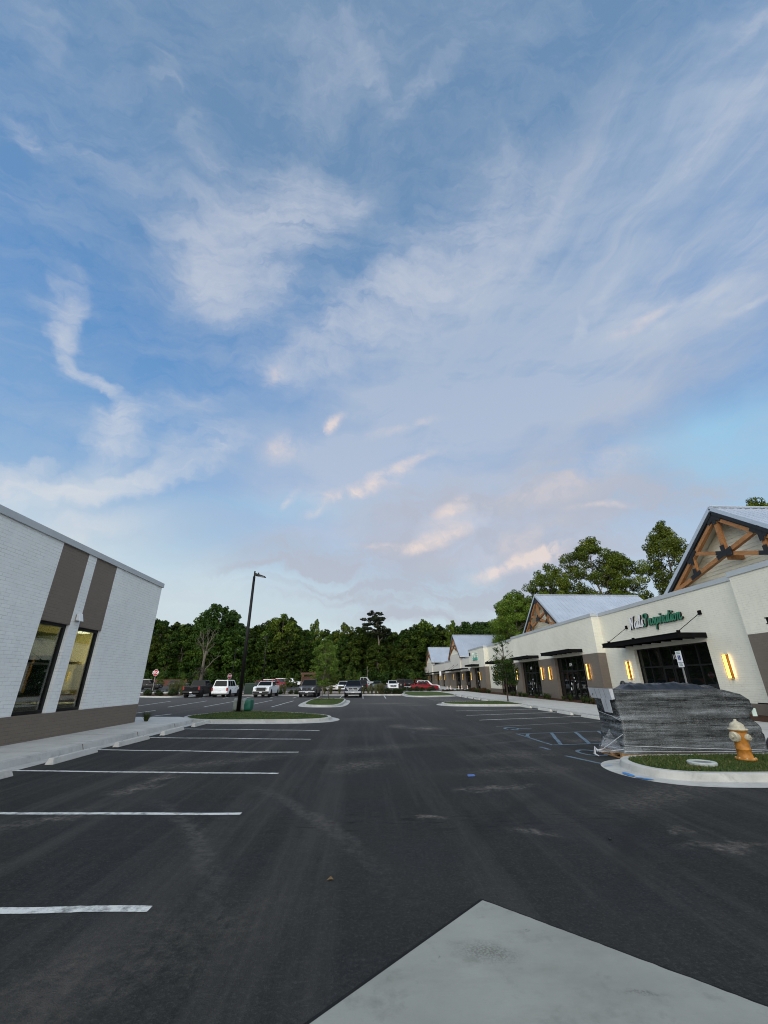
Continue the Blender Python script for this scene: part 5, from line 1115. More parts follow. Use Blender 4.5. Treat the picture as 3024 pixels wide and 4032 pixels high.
pillow('grey_cover', (-.22, 0, .31), .36, .30, .33, R(10), 'grey_bag', t, 3); pillow('green_cover', (.20, .05, .30), .35, .28, .31, R(-12), 'green_bag', t, 8)

# signs
def octagon(r, y0, y1): return [(r*math.cos(R(22.5+45*i)), r*math.sin(R(22.5+45*i))) for i in range(8)]
def stop_sign(loc, rz, label, zc, r=.45):
    t = thing('stop_sign', label, 'stop sign', loc, rz, 'stop signs')
    m = MB(); m.box(-.03,.03,0,.06,0,zc+r*.8); m.build('post', 'grey_metal', t)
    m = MB(); m.yprism([(a, b+zc) for a, b in octagon(r, 0, 0)], -.012, -.002); f = m.build('sign_plate', 'sign_white', t)
    m = MB(); m.yprism([(a, b+zc) for a, b in octagon(r*.93, 0, 0)], -.016, -.0125); m.build('red_face', 'sign_red', f)
    text_mb('STOP', .42*r/.45, face_minus_y(0, -.018, zc), 'sign_white', 'lettering', f, .002, .012)
    return t
stop_sign((-29.95, 64.3, .12), R(-12), 'red stop sign on a grey post left of the black pickup', 2.82, .46)
stop_sign((-21.2, 70.0, .12), R(68), 'small red stop sign seen almost edge on behind the white sport utility', 2.4, .46)
t = thing('parking_sign', 'white and blue reserved parking sign on a post behind the wrapped load', 'sign', (12.5, 16.8, .15))
m = MB(); m.box(0,.045,-.02,.02,0,2.70); m.build('post', 'grey_metal', t)
m = MB(); m.box(-.012,-.002,-.155,.155,2.30,2.73); f = m.build('sign_plate', 'sign_white', t, bevel=.003)
m = MB(); m.box(-.012,-.002,-.155,.155,2.125,2.285); f2 = m.build('lower_plate', 'sign_white', t, bevel=.003)
m = MB(); m.box(-.0145,-.0125,-.075,.075,2.39,2.56); m.build('blue_panel', 'sign_blue', f)
m = MB(); X = -.0165
for (y0, z0, y1, z1) in [(.005,2.505,.005,2.455),(.005,2.455,-.03,2.452),(-.03,2.452,-.042,2.415),(-.042,2.415,-.056,2.42)]: m.beam((X,y0,z0),(X,y1,z1),.003,.011,(1,0,0))
m.lathe([(.011,0),(.011,.003)], (X-.001,.008,2.528), 'x', 10)
for i in range(10):
    a0, a1 = R(100+25*i), R(125+25*i); m.beam((X,.008+.038*math.cos(a0),2.44+.038*math.sin(a0)),(X,.008+.038*math.cos(a1),2.44+.038*math.sin(a1)),.003,.009,(1,0,0))
m.build('wheelchair_emblem', 'sign_white', f)
text_mb('RESERVED', .048, face_minus_x(-.0135, 0, 2.685), 'text_green', 'lettering', f, .001, .001); text_mb('PARKING', .048, face_minus_x(-.0135, 0, 2.625), 'text_green', 'lettering', f, .001, .001)
m = MB()
for z in (2.25, 2.215, 2.18): m.box(-.0135,-.0125,-.09,.09,z-.008,z+.008)
m.build('small_print', 'text_green', f2)
t = thing('parking_sign', 'thin signpost seen edge on, on the far lawn island before the red sedan', 'sign', (12.0, 70.0, .14))
m = MB(); m.box(-.03,.03,-.03,.03,0,3.0); m.build('post', 'grey_metal', t); m = MB(); m.box(-.16,.12,-.05,-.032,2.4,3.05); m.build('sign_plate', 'sign_white', t)

# traffic cones with tape strung between
def cone_proto():
    t = thing('traffic_cone', 'leftmost orange traffic cone near the far shop block', 'traffic cone', (0,0,0), 0, 'orange cones with a tape between them')
    m = MB(); m.box(-.19,.19,-.19,.19,0,.03); m.lathe([(.14,.03),(.115,.28)], n=16); m.build('cone_body', 'cone_orange', t)
    m = MB(); m.lathe([(.115,.28),(.09,.46)], n=16); m.build('reflective_band', 'cone_white', t)
    m = MB(); m.lathe([(.09,.46),(.075,.56)], n=16); m.build('cone_body', 'cone_orange', t)
    m = MB(); m.lathe([(.075,.56),(.035,.86)], n=16); m.build('reflective_band', 'cone_white', t)
    return t
c0 = cone_proto(); cpos = [(13.55,73.2),(14.5,75.0),(15.7,74.2),(16.75,76.6),(17.4,75.2)]
c0.location = (*cpos[0], .16)
for p, lb in zip(cpos[1:], ['second', 'third', 'fourth', 'fifth, rightmost']): dup(c0, (*p, .16), 0, 1.0, lb+' orange traffic cone from the red sedan')
m = MB(); m.tube([(13.55,73.2,.98),(15.7,74.2,.93),(17.4,75.2,.98)], .02, 5); tag(m.build('caution_tape', 'tape_yellow'), 'thin yellow tape strung over the traffic cones', 'tape')
# pergola, fence, box, gas pipe by the wall
t = thing('pergola', 'brown timber pergola frame behind the charcoal pickup', 'pergola', (-12.6, 98, .2))
m = MB()
for x in (-1.3, 1.3):
    for y in (0, 2.2): m.box(x-.1,x+.1,y-.1,y+.1,0,3.2)
m.build('post', 'pergola_wood', t); m = MB()
for y in (0, 2.2): m.box(-1.6,1.6,y-.16,y-.11,2.95,3.2); m.box(-1.6,1.6,y+.11,y+.16,2.95,3.2)
for i in range(7): m.box(-1.35+.45*i,-1.29+.45*i,-.4,2.6,3.2,3.4)
m.build('rafter', 'pergola_wood', t); m = MB(); m.box(-1.2,1.2,.9,.98,.3,2.5); m.build('board_panel', 'fence_wood', t)
t = thing('wood_fence', 'low red brown board fence at the far left edge of the wood', 'fence', (-56, 124, .5)); m = MB()
for i in range(70): m.box(-7+.2*i,-6.82+.2*i,-.02,.02,0,1.75+.03*(i%3))
m.build('board', 'fence_wood', t); m = MB()
for i in range(7): m.box(-6.9+2.3*i,-6.78+2.3*i,.02,.12,0,1.8)
m.build('post', 'fence_wood', t)
t = thing('utility_box', 'dark green utility box beside the pale reeds', 'utility box', (-15.9, 63, .12)); m = MB(); m.box(-.75,.75,-.6,.6,0,1.25); m.build('cabinet', 'bin_green', t, bevel=.04); m = MB(); m.hexa([(-.8,-.65,1.25),(.8,-.65,1.25),(.8,.65,1.25),(-.8,.65,1.25)],[(-.7,-.55,1.42),(.7,-.55,1.42),(.7,.55,1.42),(-.7,.55,1.42)]); m.build('lid', 'bin_green', t)
t = thing('pipe_rail', 'thin dark bent pipe standing in the mulch right of the wrapped load', 'pipe', (16.1, 17.1, .3)); m = MB(); m.tube([(0,.75,.62),(0,.1,.62),(0,.03,.58),(0,0,.5),(0,-.14,0)], .022, 8); m.build('pipe', 'black_metal', t, smooth=True)

# ------------------------------------------------------------------ vehicles
CARS = {
 'suv': dict(L=5.05, W=2.0, H=1.88, r=.40, wb=2.95, sill=.34, hood=1.10, belt=1.14, c0=-2.42, c1=1.05, r0=-2.15, r1=.35, tail=1.14, gr=(.62,.98), hl=(.80,.98)),
 'crossover': dict(L=4.7, W=1.88, H=1.66, r=.36, wb=2.75, sill=.28, hood=.98, belt=1.0, c0=-2.2, c1=1.05, r0=-1.75, r1=.25, tail=1.0, gr=(.52,.86), hl=(.72,.88)),
 'pickup': dict(L=5.85, W=2.02, H=1.93, r=.42, wb=3.65, sill=.42, hood=1.20, belt=1.26, c0=-.95, c1=1.42, r0=-.80, r1=.72, tail=1.28, gr=(.72,1.10), hl=(.82,1.08)),
 'sedan': dict(L=4.85, W=1.85, H=1.44, r=.335, wb=2.82, sill=.22, hood=.86, belt=.92, c0=-1.75, c1=1.15, r0=-.95, r1=.22, tail=.98, gr=(.42,.70), hl=(.60,.74)),
}
WH = {}
def wheel_mesh(r, style):
    if (r, style) in WH: return WH[(r, style)]
    a = MB(); w = .13
    a.lathe([(r*.62,-w),(r*.93,-w),(r,-w*.7),(r,w*.7),(r*.93,w),(r*.62,w)], (0,0,0), 'x', 22); ta = a.build('tyre', 'tyre', None); 
    b = MB(); b.lathe([(r*.63,-w*.6),(r*.63,w*.55),(r*.56,w*.75),(r*.5,w*.35),(r*.14,w*.4),(r*.12,w*.75),(.01,w*.78)], (0,0,0), 'x', 22)
    for i in range(5 if style == 's' else 6):
        t = 2*math.pi*i/(5 if style == 's' else 6); b.beam((w*.62, r*.1*math.cos(t), r*.1*math.sin(t)), (w*.62, r*.58*math.cos(t), r*.58*math.sin(t)), .05, r*.17, (1,0,0))
    ra = b.build('rim', 'rim_silver' if style == 's' else 'rim_black', None)
    WH[(r, style)] = (ta.data, ra.data)
    bpy.data.objects.remove(ta); bpy.data.objects.remove(ra); return WH[(r, style)]
def vehicle(typ, name, label, cat, loc, heading, paint, rim='s', chrome=True, H=None, group=None, trim=False, open_bed=True):
    """heading: direction the front points, degrees anticlockwise from +X"""
    q = dict(CARS[typ]); q['H'] = H or q['H']
    L, W, Hh, r, wb = q['L'], q['W'], q['H'], q['r'], q['wb']; hw = W/2
    t = thing(name, label, cat, loc, R(heading-90), group)
    y0, y1 = -L/2, L/2; yr, yf = -wb/2-.05, wb/2-.05; ra = r*1.16
    def arch(yc): return [(yc-ra*math.cos(R(a)), max(q['sill'], r+ra*math.sin(R(a)))) for a in range(0, 181, 15)]
    pts = [(y0+.03, q['sill']+.16), (y0+.12, q['sill'])] + [p for p in arch(yr)] + [p for p in arch(yf)] + [(y1-.14, q['sill']), (y1-.03, q['sill']+.14), (y1, q['sill']+.32), (y1-.02, q['hl'][1]-.03), (y1-.10, q['hood']-.07), (y1-.42, q['hood']), (q['c1']+.05, q['belt']-.02)]
    if typ == 'sedan': pts += [(q['c0'], q['belt']+.02), (y0+.12, q['tail']), (y0+.02, q['tail']-.08)]
    elif typ == 'pickup': pts += [(q['c0'], q['belt']), (q['c0']-.05, q['tail']), (y0+.04, q['tail']), (y0, q['tail']-.1)]
    else: pts += [(y0+.10, q['belt']), (y0+.02, q['belt']-.1)]
    b = MB(); b.xprism(pts, -hw, hw)
    # pull the upper edge in a little so that the flanks are not slab sided
    zt = q['belt']; b.v = [(x*(1-.045*max(0, (z-.62*zt)/(.4*zt)))*(1-.05*max(0, (abs(y)-L/2+.45)/.45)**2), y, z) for x, y, z in b.v]
    body = b.build('body', paint, t, bevel=.045, seg=2)
    # cabin
    hb, hr = hw*.93, hw*.74; zb, z1 = q['belt']-.03, Hh
    c = MB(); c.hexa([(-hb,q['c0'],zb),(hb,q['c0'],zb),(hb,q['c1'],zb),(-hb,q['c1'],zb)], [(-hr,q['r0'],z1-.02),(hr,q['r0'],z1-.02),(hr,q['r1'],z1-.02),(-hr,q['r1'],z1-.02)])
    c.build('cabin', paint, t, bevel=.05, seg=2)
    def on(f, g_, a0, a1, b0, b1, off):
        """quad on the plane of four corners f (bottom pair, top pair): a across, b up"""
        A, B_, C_, D_ = (Vector(p) for p in f); n = (B_-A).cross(D_-A).normalized()*off
        P_ = lambda a, b_: (A.lerp(B_, a)).lerp(D_.lerp(C_, a), b_)+n
        g_.quad(P_(a0,b0), P_(a1,b0), P_(a1,b1), P_(a0,b1))
    F_ = [(-hb,q['c1'],zb),(hb,q['c1'],zb),(hr,q['r1'],z1),(-hr,q['r1'],z1)]; B_ = [(hb,q['c0'],zb),(-hb,q['c0'],zb),(-hr,q['r0'],z1),(hr,q['r0'],z1)]
    g = MB(); on(F_[1::-1]+F_[:1:-1], g, .05, .95, .10, .90, .012); g.build('windshield', 'car_glass', t)
    g = MB(); on(B_[1::-1]+B_[:1:-1], g, .07, .93, .14, .88, .012); g.build('rear_window', 'car_glass', t)
    for s in (-1, 1):
        S = [(s*hb,q['c0'],zb),(s*hb,q['c1'],zb),(s*hr,q['r1'],z1),(s*hr,q['r0'],z1)]
        spl = [(.07,.40),(.43,.80)] if typ == 'pickup' else [(.10,.46),(.49,.84)] if typ == 'sedan' else [(.06,.28),(.31,.56),(.59,.86)]
        for a0, a1 in spl:
            g = MB(); on(S if s > 0 else S, g, a0, a1, .16, .86, .010 if s > 0 else -.010); g.build('side_window', 'car_glass', t)
        m = MB(); m.hexa([(s*hw*.97,q['c1']-.45,zb+.02),(s*(hw+.17),q['c1']-.45,zb+.04),(s*(hw+.17),q['c1']-.30,zb+.04),(s*hw*.97,q['c1']-.30,zb+.02)],[(s*hw*.97,q['c1']-.45,zb+.10),(s*(hw+.17),q['c1']-.45,zb+.22),(s*(hw+.17),q['c1']-.32,zb+.22),(s*hw*.97,q['c1']-.30,zb+.10)])
        m.build('mirror', paint if not trim else 'trim_black', t, bevel=.02)
        h = MB(); z0_, z1_ = q['hl']; h.hexa([(s*hw*.56,y1-.02,z0_),(s*hw*.93,y1-.10,z0_),(s*hw*.95,y1-.35,z0_+.04),(s*hw*.6,y1-.3,z0_+.02)],[(s*hw*.56,y1-.01,z1_),(s*hw*.93,y1-.09,z1_),(s*hw*.955,y1-.38,z1_),(s*hw*.6,y1-.3,z1_)]); 
        h.v = [(x, y+.035, z) for x, y, z in h.v]; h.build('headlight', 'lamp_clear', t, bevel=.012)
        h = MB(); zt_ = q['tail']; zz = (zt_-.42, zt_-.06) if typ in ('pickup', 'suv') else (zt_-.22, zt_-.06)
        w_ = .17 if typ in ('pickup', 'suv') else .34; h.box(s*(hw*.975-w_), s*hw*.975, y0-.012, y0+.12, zz[0], zz[1]); h.build('taillight', 'lamp_red', t, bevel=.012)
    gr = MB(); gw = hw*.54; gr.box(-gw,gw,y1-.05,y1+.018,*q['gr']); gp = gr.build('grille', 'trim_black', t, bevel=.012)
    if chrome:
        m = MB(); g0, g1 = q['gr']
        for z in (g0+.03, (g0+g1)/2, g1-.03): m.box(-gw,gw,y1+.015,y1+.038,z-.028,z+.028)
        m.box(-gw-.02,-gw+.04,y1+.012,y1+.036,g0,g1); m.box(gw-.04,gw+.02,y1+.012,y1+.036,g0,g1); m.box(-.12,.12,y1+.02,y1+.045,(g0+g1)/2-.055,(g0+g1)/2+.055)
        m.build('grille_bar', 'chrome', gp)
    bm_ = 'chrome' if (typ == 'pickup' and chrome) else paint if typ != 'pickup' else 'trim_black'
    m = MB(); m.box(-hw*.93,hw*.93,y1-.12,y1+.045,q['sill']+.06,q['sill']+.25); m.build('front_bumper', bm_, t, bevel=.04)
    m = MB(); m.box(-hw*.72,hw*.72,y1-.05,y1+.02,q['sill']-.10,q['sill']+.055); m.build('air_dam', 'trim_black', t, bevel=.02)
    m = MB(); m.box(-hw*.93,hw*.93,y0-.06,y0+.12,q['sill']+.08,q['sill']+.27); m.build('rear_bumper', bm_, t, bevel=.04)
    m = MB(); m.box(-.15,.15,y1+.045,y1+.055,q['sill']+.10,q['sill']+.22); m.build('license_plate', 'plate_white', t)
    zp = q['sill']+.34 if typ != 'pickup' else q['sill']+.12
    m = MB(); m.box(-.15,.15,y0-.075,y0-.062,zp-.02,zp+.11) if typ == 'pickup' else m.box(-.15,.15,y0-.02,y0-.006 if typ != 'suv' else y0+.01,zp+.05,zp+.17); m.build('license_plate', 'plate_white', t)
    m = MB()
    for s in (-1, 1):
        for yc in (yr, yf): m.tube([(s*(hw-.30), yc, r+.02), (s*(hw-.015), yc, r+.02)], ra*.985, 20)
    m.box(-hw*.8,hw*.8,y0+.3,y1-.3,q['sill']-.06,q['sill']+.1); m.build('wheel_arch', 'trim_black', t)
    for s in (-1, 1):
        m = MB(); yc_ = (q['c0']+q['c1'])/2
        for k in ([.12, -.95] if typ != 'pickup' else [.30, -.62]): m.box(s*hw*.985-.008, s*hw*.985+.012, k-.10, k+.10, q['belt']-.20, q['belt']-.165)
        m.build('door_handle', 'chrome' if chrome else paint, t)
    ta, rm = wheel_mesh(r, rim)
    for s in (-1, 1):
        for yc in (yr, yf):
            w = bpy.data.objects.new('wheel', ta); COL.objects.link(w); w.parent = t; w.location = (s*(hw-.115), yc, r); w.rotation_euler.z = 0 if s > 0 else math.pi; w.name = 'tyre'
            v = bpy.data.objects.new('rim', rm); COL.objects.link(v); v.parent = w
    if typ == 'pickup' and open_bed:
        m = MB(); m.box(-hw*.80,hw*.80,y0+.10,q['c0']-.12,q['tail']+.002,q['tail']+.012); m.build('bed_hollow_panel', 'trim_black', t)  # flat black panel stands in for the shaded hollow of the open bed
        m = MB(); m.box(-.17,.17,y0-.012,y0+.01,q['tail']-.17,q['tail']-.11); m.build('tailgate_handle', 'chrome' if chrome else 'trim_black', t)
    if typ == 'suv':
        m = MB()
        for s in (-1, 1): m.box(s*hr*.86-.02,s*hr*.86+.02,q['r0']+.15,q['r1']-.2,z1-.01,z1+.055)
        m.build('roof_rail', 'chrome' if chrome else 'trim_black', t)
    return t
V = vehicle
GP = 'vehicles parked in the lots'
V('pickup','pickup_truck','black pickup truck seen from behind, left of the white sport utility','pickup',(-20.5,56.5,0),90,'car_black','b',False,None,GP)
V('suv','sport_utility','white sport utility vehicle seen from behind, next to the black pickup','car',(-17.4,57.0,0),88,'car_white','s',True,1.95,GP)
V('pickup','pickup_truck','white pickup truck facing the camera right of the tall lamp post','pickup',(-12.3,56.5,0),-91,'car_white','b',False,1.80,GP,True)
V('pickup','pickup_truck','charcoal pickup truck facing the camera just left of the two young trees','pickup',(-6.85,56.2,0),-91,'car_charcoal','b',True,1.98,GP)
V('pickup','pickup_truck','navy pickup truck with a big bright grille facing the camera at the middle','pickup',(-1.4,54.7,0),-90,'car_navy','s',True,1.88,GP)
V('suv','sport_utility','white sport utility vehicle facing the camera behind dark shrubs, near the lawn island','car',(5.2,84.5,gz(84)),-90,'car_white','s',True,1.72,GP)
V('pickup','pickup_truck','black pickup truck seen from behind, left of the red sedan','pickup',(8.15,84.5,gz(84)),90,'car_black','s',True,1.95,GP)
V('suv','sport_utility','dark sport utility vehicle tucked between white sport utility and black pickup','car',(7.3,93,gz(93)),90,'car_brown','s',False,1.92,GP)
V('sedan','sedan_car','red sedan parked side on beside the traffic cones','car',(10.6,79.4,gz(79)+.1),2,'car_red','s',False,1.46,GP)
V('crossover','crossover_car','white crossover side on directly behind the red sedan','car',(11.6,83.6,gz(83)),2,'car_white','s',False,1.72,GP)
V('crossover','crossover_car','maroon car behind the black pickup and white crossover','car',(11.3,94.5,gz(94)),90,'car_maroon','s',False,1.8,GP)
V('pickup','pickup_truck','silver pickup truck side on behind the navy pickup','pickup',(-.3,99,gz(99)+.15),2,'car_silver','s',True,2.1,GP)
V('crossover','crossover_car','grey green crossover facing the camera right of the navy pickup','car',(2.35,87.5,gz(87)),-92,'car_greengrey','s',False,1.62,GP)
V('suv','sport_utility','black sport utility vehicle half hidden right behind the navy pickup','car',(-.5,82.5,gz(82)),90,'car_black','s',False,1.85,GP)
V('crossover','crossover_car','white crossover half hidden left behind the navy pickup','car',(-3.95,80.5,gz(80)),-94,'car_white','s',False,1.7,GP)
V('sedan','sedan_car','cream sedan behind the two young trees','car',(-6.3,82,gz(82)),-80,'car_cream','s',False,1.5,GP)
V('sedan','sedan_car','dark green grey sedan behind the young trees, left of the cream one','car',(-8.6,84,gz(84)),-84,'car_greengrey','s',False,1.5,GP)
V('crossover','crossover_car','dark red crossover, nearest of the row right of the white pickup','car',(-20.3,91.5,gz(91)),-14,'car_maroon','s',False,1.72,GP)
V('suv','sport_utility','bright red sport utility vehicle, second of the row right of the white pickup','car',(-19.6,95.0,gz(95)),-14,'car_red','s',True,1.85,GP)
V('pickup','pickup_truck','red pickup truck, third of the row right of the white pickup','pickup',(-20.1,101,gz(101)),-14,'car_red','s',True,1.95,GP)
V('suv','sport_utility','dark sport utility vehicle behind the red row, near its far end','car',(-19.4,107.5,gz(107)),-14,'car_brown','s',True,1.95,GP)
V('pickup','pickup_truck','white pickup truck at the far end of the red row by the pergola','pickup',(-19.2,115,gz(115)),-10,'car_white','s',False,1.95,GP)
V('suv','sport_utility','black sport utility vehicle side on behind the near stop sign','car',(-44.6,93.6,gz(93)),2,'car_black','s',True,1.92,GP)
V('crossover','crossover_car','grey crossover between the near stop sign and the black pickup','car',(-45.9,111.5,gz(111)),8,'car_charcoal','s',True,1.6,GP)

# ------------------------------------------------------------------ trees and plants
def leaf_mesh(name, clumps, per, size, seed, mat, up=.5, shell=.55, aspect=.62):
    """clumps: (x, y, z, radius, squash, tint)"""
    rng = np.random.default_rng(seed); Vs = []; T = []
    for (cx, cy, cz, r, sq, ti) in clumps:
        n = max(3, int(per*(r**2) if per > 0 else -per)); d = rng.normal(size=(n,3)); d /= np.linalg.norm(d, axis=1)[:,None]
        rad = r*(shell+(1-shell)*rng.random(n))**.8; off = d*rad[:,None]; off[:,2] *= sq
        p = np.array([cx,cy,cz])+off
        nr = d*.7 + np.array([0,0,up]) + rng.normal(0,.55,(n,3)); nr /= np.linalg.norm(nr,axis=1)[:,None]
        a = np.cross(nr, rng.normal(size=(n,3))); a /= np.linalg.norm(a,axis=1)[:,None]; b = np.cross(nr, a)
        s = size*rng.uniform(.55,1.35,n)[:,None]
        q = np.stack([p-a*s, p-b*s*aspect, p+a*s, p+b*s*aspect], 1); Vs.append(q.reshape(-1,3)); T.append(np.repeat(np.clip(ti+rng.normal(0,.10,n), 0, 1), 4))
    Vx = np.concatenate(Vs); Tx = np.concatenate(T).astype(np.float32); nq = len(Vx)//4
    me = bpy.data.meshes.new(name); me.vertices.add(len(Vx)); me.vertices.foreach_set('co', Vx.astype(np.float32).ravel())
    me.loops.add(len(Vx)); me.loops.foreach_set('vertex_index', np.arange(len(Vx), dtype=np.int32)); me.polygons.add(nq); me.polygons.foreach_set('loop_start', np.arange(0, len(Vx), 4, dtype=np.int32))
    try: me.polygons.foreach_set('loop_total', np.full(nq, 4, dtype=np.int32))
    except Exception: pass
    me.update(calc_edges=True); at = me.attributes.new('tint', 'FLOAT', 'POINT'); at.data.foreach_set('value', Tx); me.materials.append(MATS[mat]); return me
def branch(mb, p, q, r0, r1, rng, k=4, wig=.06, sides=6):
    p, q = Vector(p), Vector(q); L = (q-p).length; pts = []; rr = []
    for i in range(k+1):
        t = i/k; o = Vector((rng.gauss(0,1), rng.gauss(0,1), rng.gauss(0,.6)))*L*wig*math.sin(math.pi*t)
        pts.append(p.lerp(q, t)+o+Vector((0,0,.10*L*math.sin(math.pi*t)*(1 if q.z > p.z else .3)))); rr.append(r0+(r1-r0)*t)
    mb.tube(pts, rr, sides, cap=True); return pts
PROTO = {}
def tree_proto(key, H, cr, base, kind, seed, leafmat, barkmat, leafsize, per, nclump, r_clump, trunk_r):
    """meshes of one tree: trunk with limbs, and a crown of leaf clumps held by those limbs"""
    rng = random.Random(seed); tb = MB(); cl = []
    top = Vector((rng.gauss(0,.03)*H, rng.gauss(0,.03)*H, H*.86))
    tp = branch(tb, (0,0,0), top, trunk_r, trunk_r*.22, rng, 7, .015, 9)
    at = lambda z: min(tp, key=lambda v: abs(v.z-z))
    def env(h):   # crown radius by relative height in the crown
        if kind == 'round': return cr*math.sqrt(max(.02, 1-((h-.42)/.60)**2))
        if kind == 'tall': return cr*(.55+.45*math.sin(math.pi*min(1, h*1.05)))*(1 if h < .8 else max(.15, 1-(h-.8)*3.6))
        if kind == 'cone': return cr*max(.05, 1-h)**.8*(.6+.4*min(1, h*6))
        if kind == 'pine': return cr*(.35+.65*math.sin(math.pi*min(1, .15+h*.85)))
        if kind == 'oval': return cr*math.sqrt(max(.03, 1-((h-.40)/.62)**2))
        return cr
    for i in range(nclump):
        h = rng.random()**(.9 if kind != 'cone' else 1.25); z = base + h*(H-base); R_ = env(h)
        a = rng.random()*2*math.pi; lob = 1 + .30*mnoise.noise((math.cos(a)*1.4+seed, math.sin(a)*1.4, h*2.6)); rad = R_*lob*math.sqrt(.18+.82*rng.random())
        c = Vector((math.cos(a)*rad, math.sin(a)*rad, z + rng.gauss(0,.02)*H)); ax = at(max(base*.8, z-.35*rad)); c += Vector((ax.x, ax.y, 0))
        r = r_clump*rng.uniform(.6,1.3)*(.7 if h > .85 else 1); ti = rng.gauss(.45,.22)
        sq = {'pine': .38, 'cone': .55}.get(kind, .72); cl.append((c.x, c.y, c.z, r, sq, ti))
        if i % (2 if nclump < 90 else 3) == 0:
            st_ = at(max(base*.75, z-(.10 if kind in ('cone','pine') else .45)*rad-.05*H)); branch(tb, st_, c, trunk_r*.30*(1-.6*h), trunk_r*.05, rng, 4, .07, 5)
    tm = tb.build('trunk', barkmat, None); tme = tm.data; bpy.data.objects.remove(tm)
    tme.polygons.foreach_set('use_smooth', [True]*len(tme.polygons))
    PROTO[key] = (tme, leaf_mesh('crown', cl, per, leafsize, seed, leafmat), H)
def plant(key, name, label, cat, loc, rz, s, group=None, kid=('trunk', 'crown')):
    t = thing(name, label, cat, loc, rz, group); t.scale = s if isinstance(s, tuple) else (s,)*3
    for nm, me in zip(kid, PROTO[key][:2]):
        if me is None: continue
        o = bpy.data.objects.new(nm, me); COL.objects.link(o); o.parent = t
    return t
tree_proto('wood1', 20, 4.6, 1.6, 'tall', 11, 'forest_leaf', 'bark', .36, 60, 130, 1.45, .30)
tree_proto('wood2', 18, 5.4, 1.4, 'round', 12, 'forest_leaf', 'bark', .36, 60, 140, 1.45, .32)
tree_proto('wood3', 22, 4.2, 2.0, 'tall', 13, 'forest_leaf', 'pale_bark', .36, 60, 125, 1.35, .28)
tree_proto('wood4', 17, 5.8, 1.2, 'oval', 14, 'forest_leaf', 'bark', .38, 60, 150, 1.5, .34)
tree_proto('ragged', 20, 4.6, 8.0, 'tall', 15, 'tall_leaf', 'pale_bark', .34, 52, 62, 1.15, .26)
tree_proto('pine', 23, 5.2, 15.5, 'pine', 16, 'pine_leaf', 'pale_bark', .26, 90, 54, 1.25, .42)
tree_proto('oak', 20, 8.0, 8.0, 'round', 17, 'dark_leaf', 'pale_bark', .36, 58, 130, 1.5, .40)
tree_proto('open', 25, 5.2, 10.0, 'tall', 18, 'tall_leaf', 'pale_bark', .145, 190, 175, 1.12, .30)
tree_proto('open2', 22, 5.6, 6.0, 'round', 19, 'tall_leaf', 'pale_bark', .15, 190, 190, 1.18, .30)
tree_proto('young', 5.6, 1.30, 1.25, 'tall', 20, 'young_leaf', 'pale_bark', .062, 900, 150, .26, .055)
tree_proto('young2', 5.2, 1.20, 1.35, 'cone', 25, 'young_leaf', 'pale_bark', .062, 900, 130, .26, .05)
tree_proto('dense_young', 3.6, 1.28, 1.25, 'oval', 21, 'dark_leaf', 'bark', .065, 900, 150, .30, .055)
tree_proto('cypress', 4.4, 1.05, .5, 'cone', 23, 'bald_leaf', 'pale_bark', .09, 420, 80, .30, .05)
rng = random.Random(5)
wood_label = 'tall green tree in the wood beyond the car parks, crown merging with its neighbours'
kinds = ['wood1','wood2','wood3','wood4']
# the wood: front, middle and back rows
spots = []
for row, (yy, step, hs) in enumerate([(138, 5.4, .74), (146, 5.6, .92), (155, 6.0, 1.02)]):
    x = -122 + row*2.3
    while x < (16 if row == 0 else 44 if row == 1 else 50):
        spots.append((x+rng.uniform(-1.2,1.2), yy+rng.uniform(-2.5,2.5), hs*rng.uniform(.90,1.08), row)); x += step
def profile(x):   # relative height of the tree line along the wood
    P_ = [(-130,1.05),(-76,1.09),(-68,1.0),(-60,1.02),(-52,1.12),(-42,1.0),(-38,.90),(-30,1.08),(-25,1.05),(-20,.95),(-12,.88),(-7,.93),(-2,.90),(4,.86),(12,.84),(20,1.0),(28,.95),(50,.95)]
    for (a, b), (c, d) in zip(P_[:-1], P_[1:]):
        if a <= x <= c: return b+(d-b)*(x-a)/(c-a)
    return 1.0
for (x, y, s, row) in spots:
    k = kinds[rng.randrange(4)]; h = PROTO[k][2]; f = s*profile(x*150/y)*(20.6/h)
    plant(k, 'woodland_tree', wood_label, 'tree', (x, y, .2), rng.uniform(0, 6.28), (f*rng.uniform(.9,1.15), f*rng.uniform(.9,1.15), f), 'trees massed in the wood')
# ground cover at the edge of the wood
cl = []; r2 = random.Random(8)
for i in range(900): 
    x = r2.uniform(-125, 40); y = r2.uniform(129, 134); z = r2.random()**1.5*4.2; cl.append((x, y, .3+z, r2.uniform(.6,1.25), .8, r2.gauss(.32,.2)))
o = bpy.data.objects.new('undergrowth', leaf_mesh('undergrowth', cl, 48, .26, 9, 'dark_leaf')); COL.objects.link(o); st(o, 'dark leafy undergrowth at the foot of the wood', 'stuff', 'undergrowth')
cl = []
for i in range(700): 
    x = r2.uniform(-150, 60); y = r2.uniform(164, 172); z = r2.random()*13.5; cl.append((x, y, .3+z, r2.uniform(1.5,2.4), .8, r2.gauss(.25,.15)))
o = bpy.data.objects.new('far_woods', leaf_mesh('far_woods', cl, 22, .5, 10, 'forest_leaf')); COL.objects.link(o); st(o, 'dark far depths of the wood seen between the trees', 'stuff', 'woods')
plant('pine', 'pine_tree', 'tall pine with a flat dark crown rising above the middle of the wood', 'tree', (4.1,136,.2), .6, (.98,.98,.97))
plant('oak', 'broad_tree', 'big dark round topped tree behind the dead tree, left of the tall lamp post', 'tree', (-47.5,140,.2), 1.2, (.90,.9,1.2))
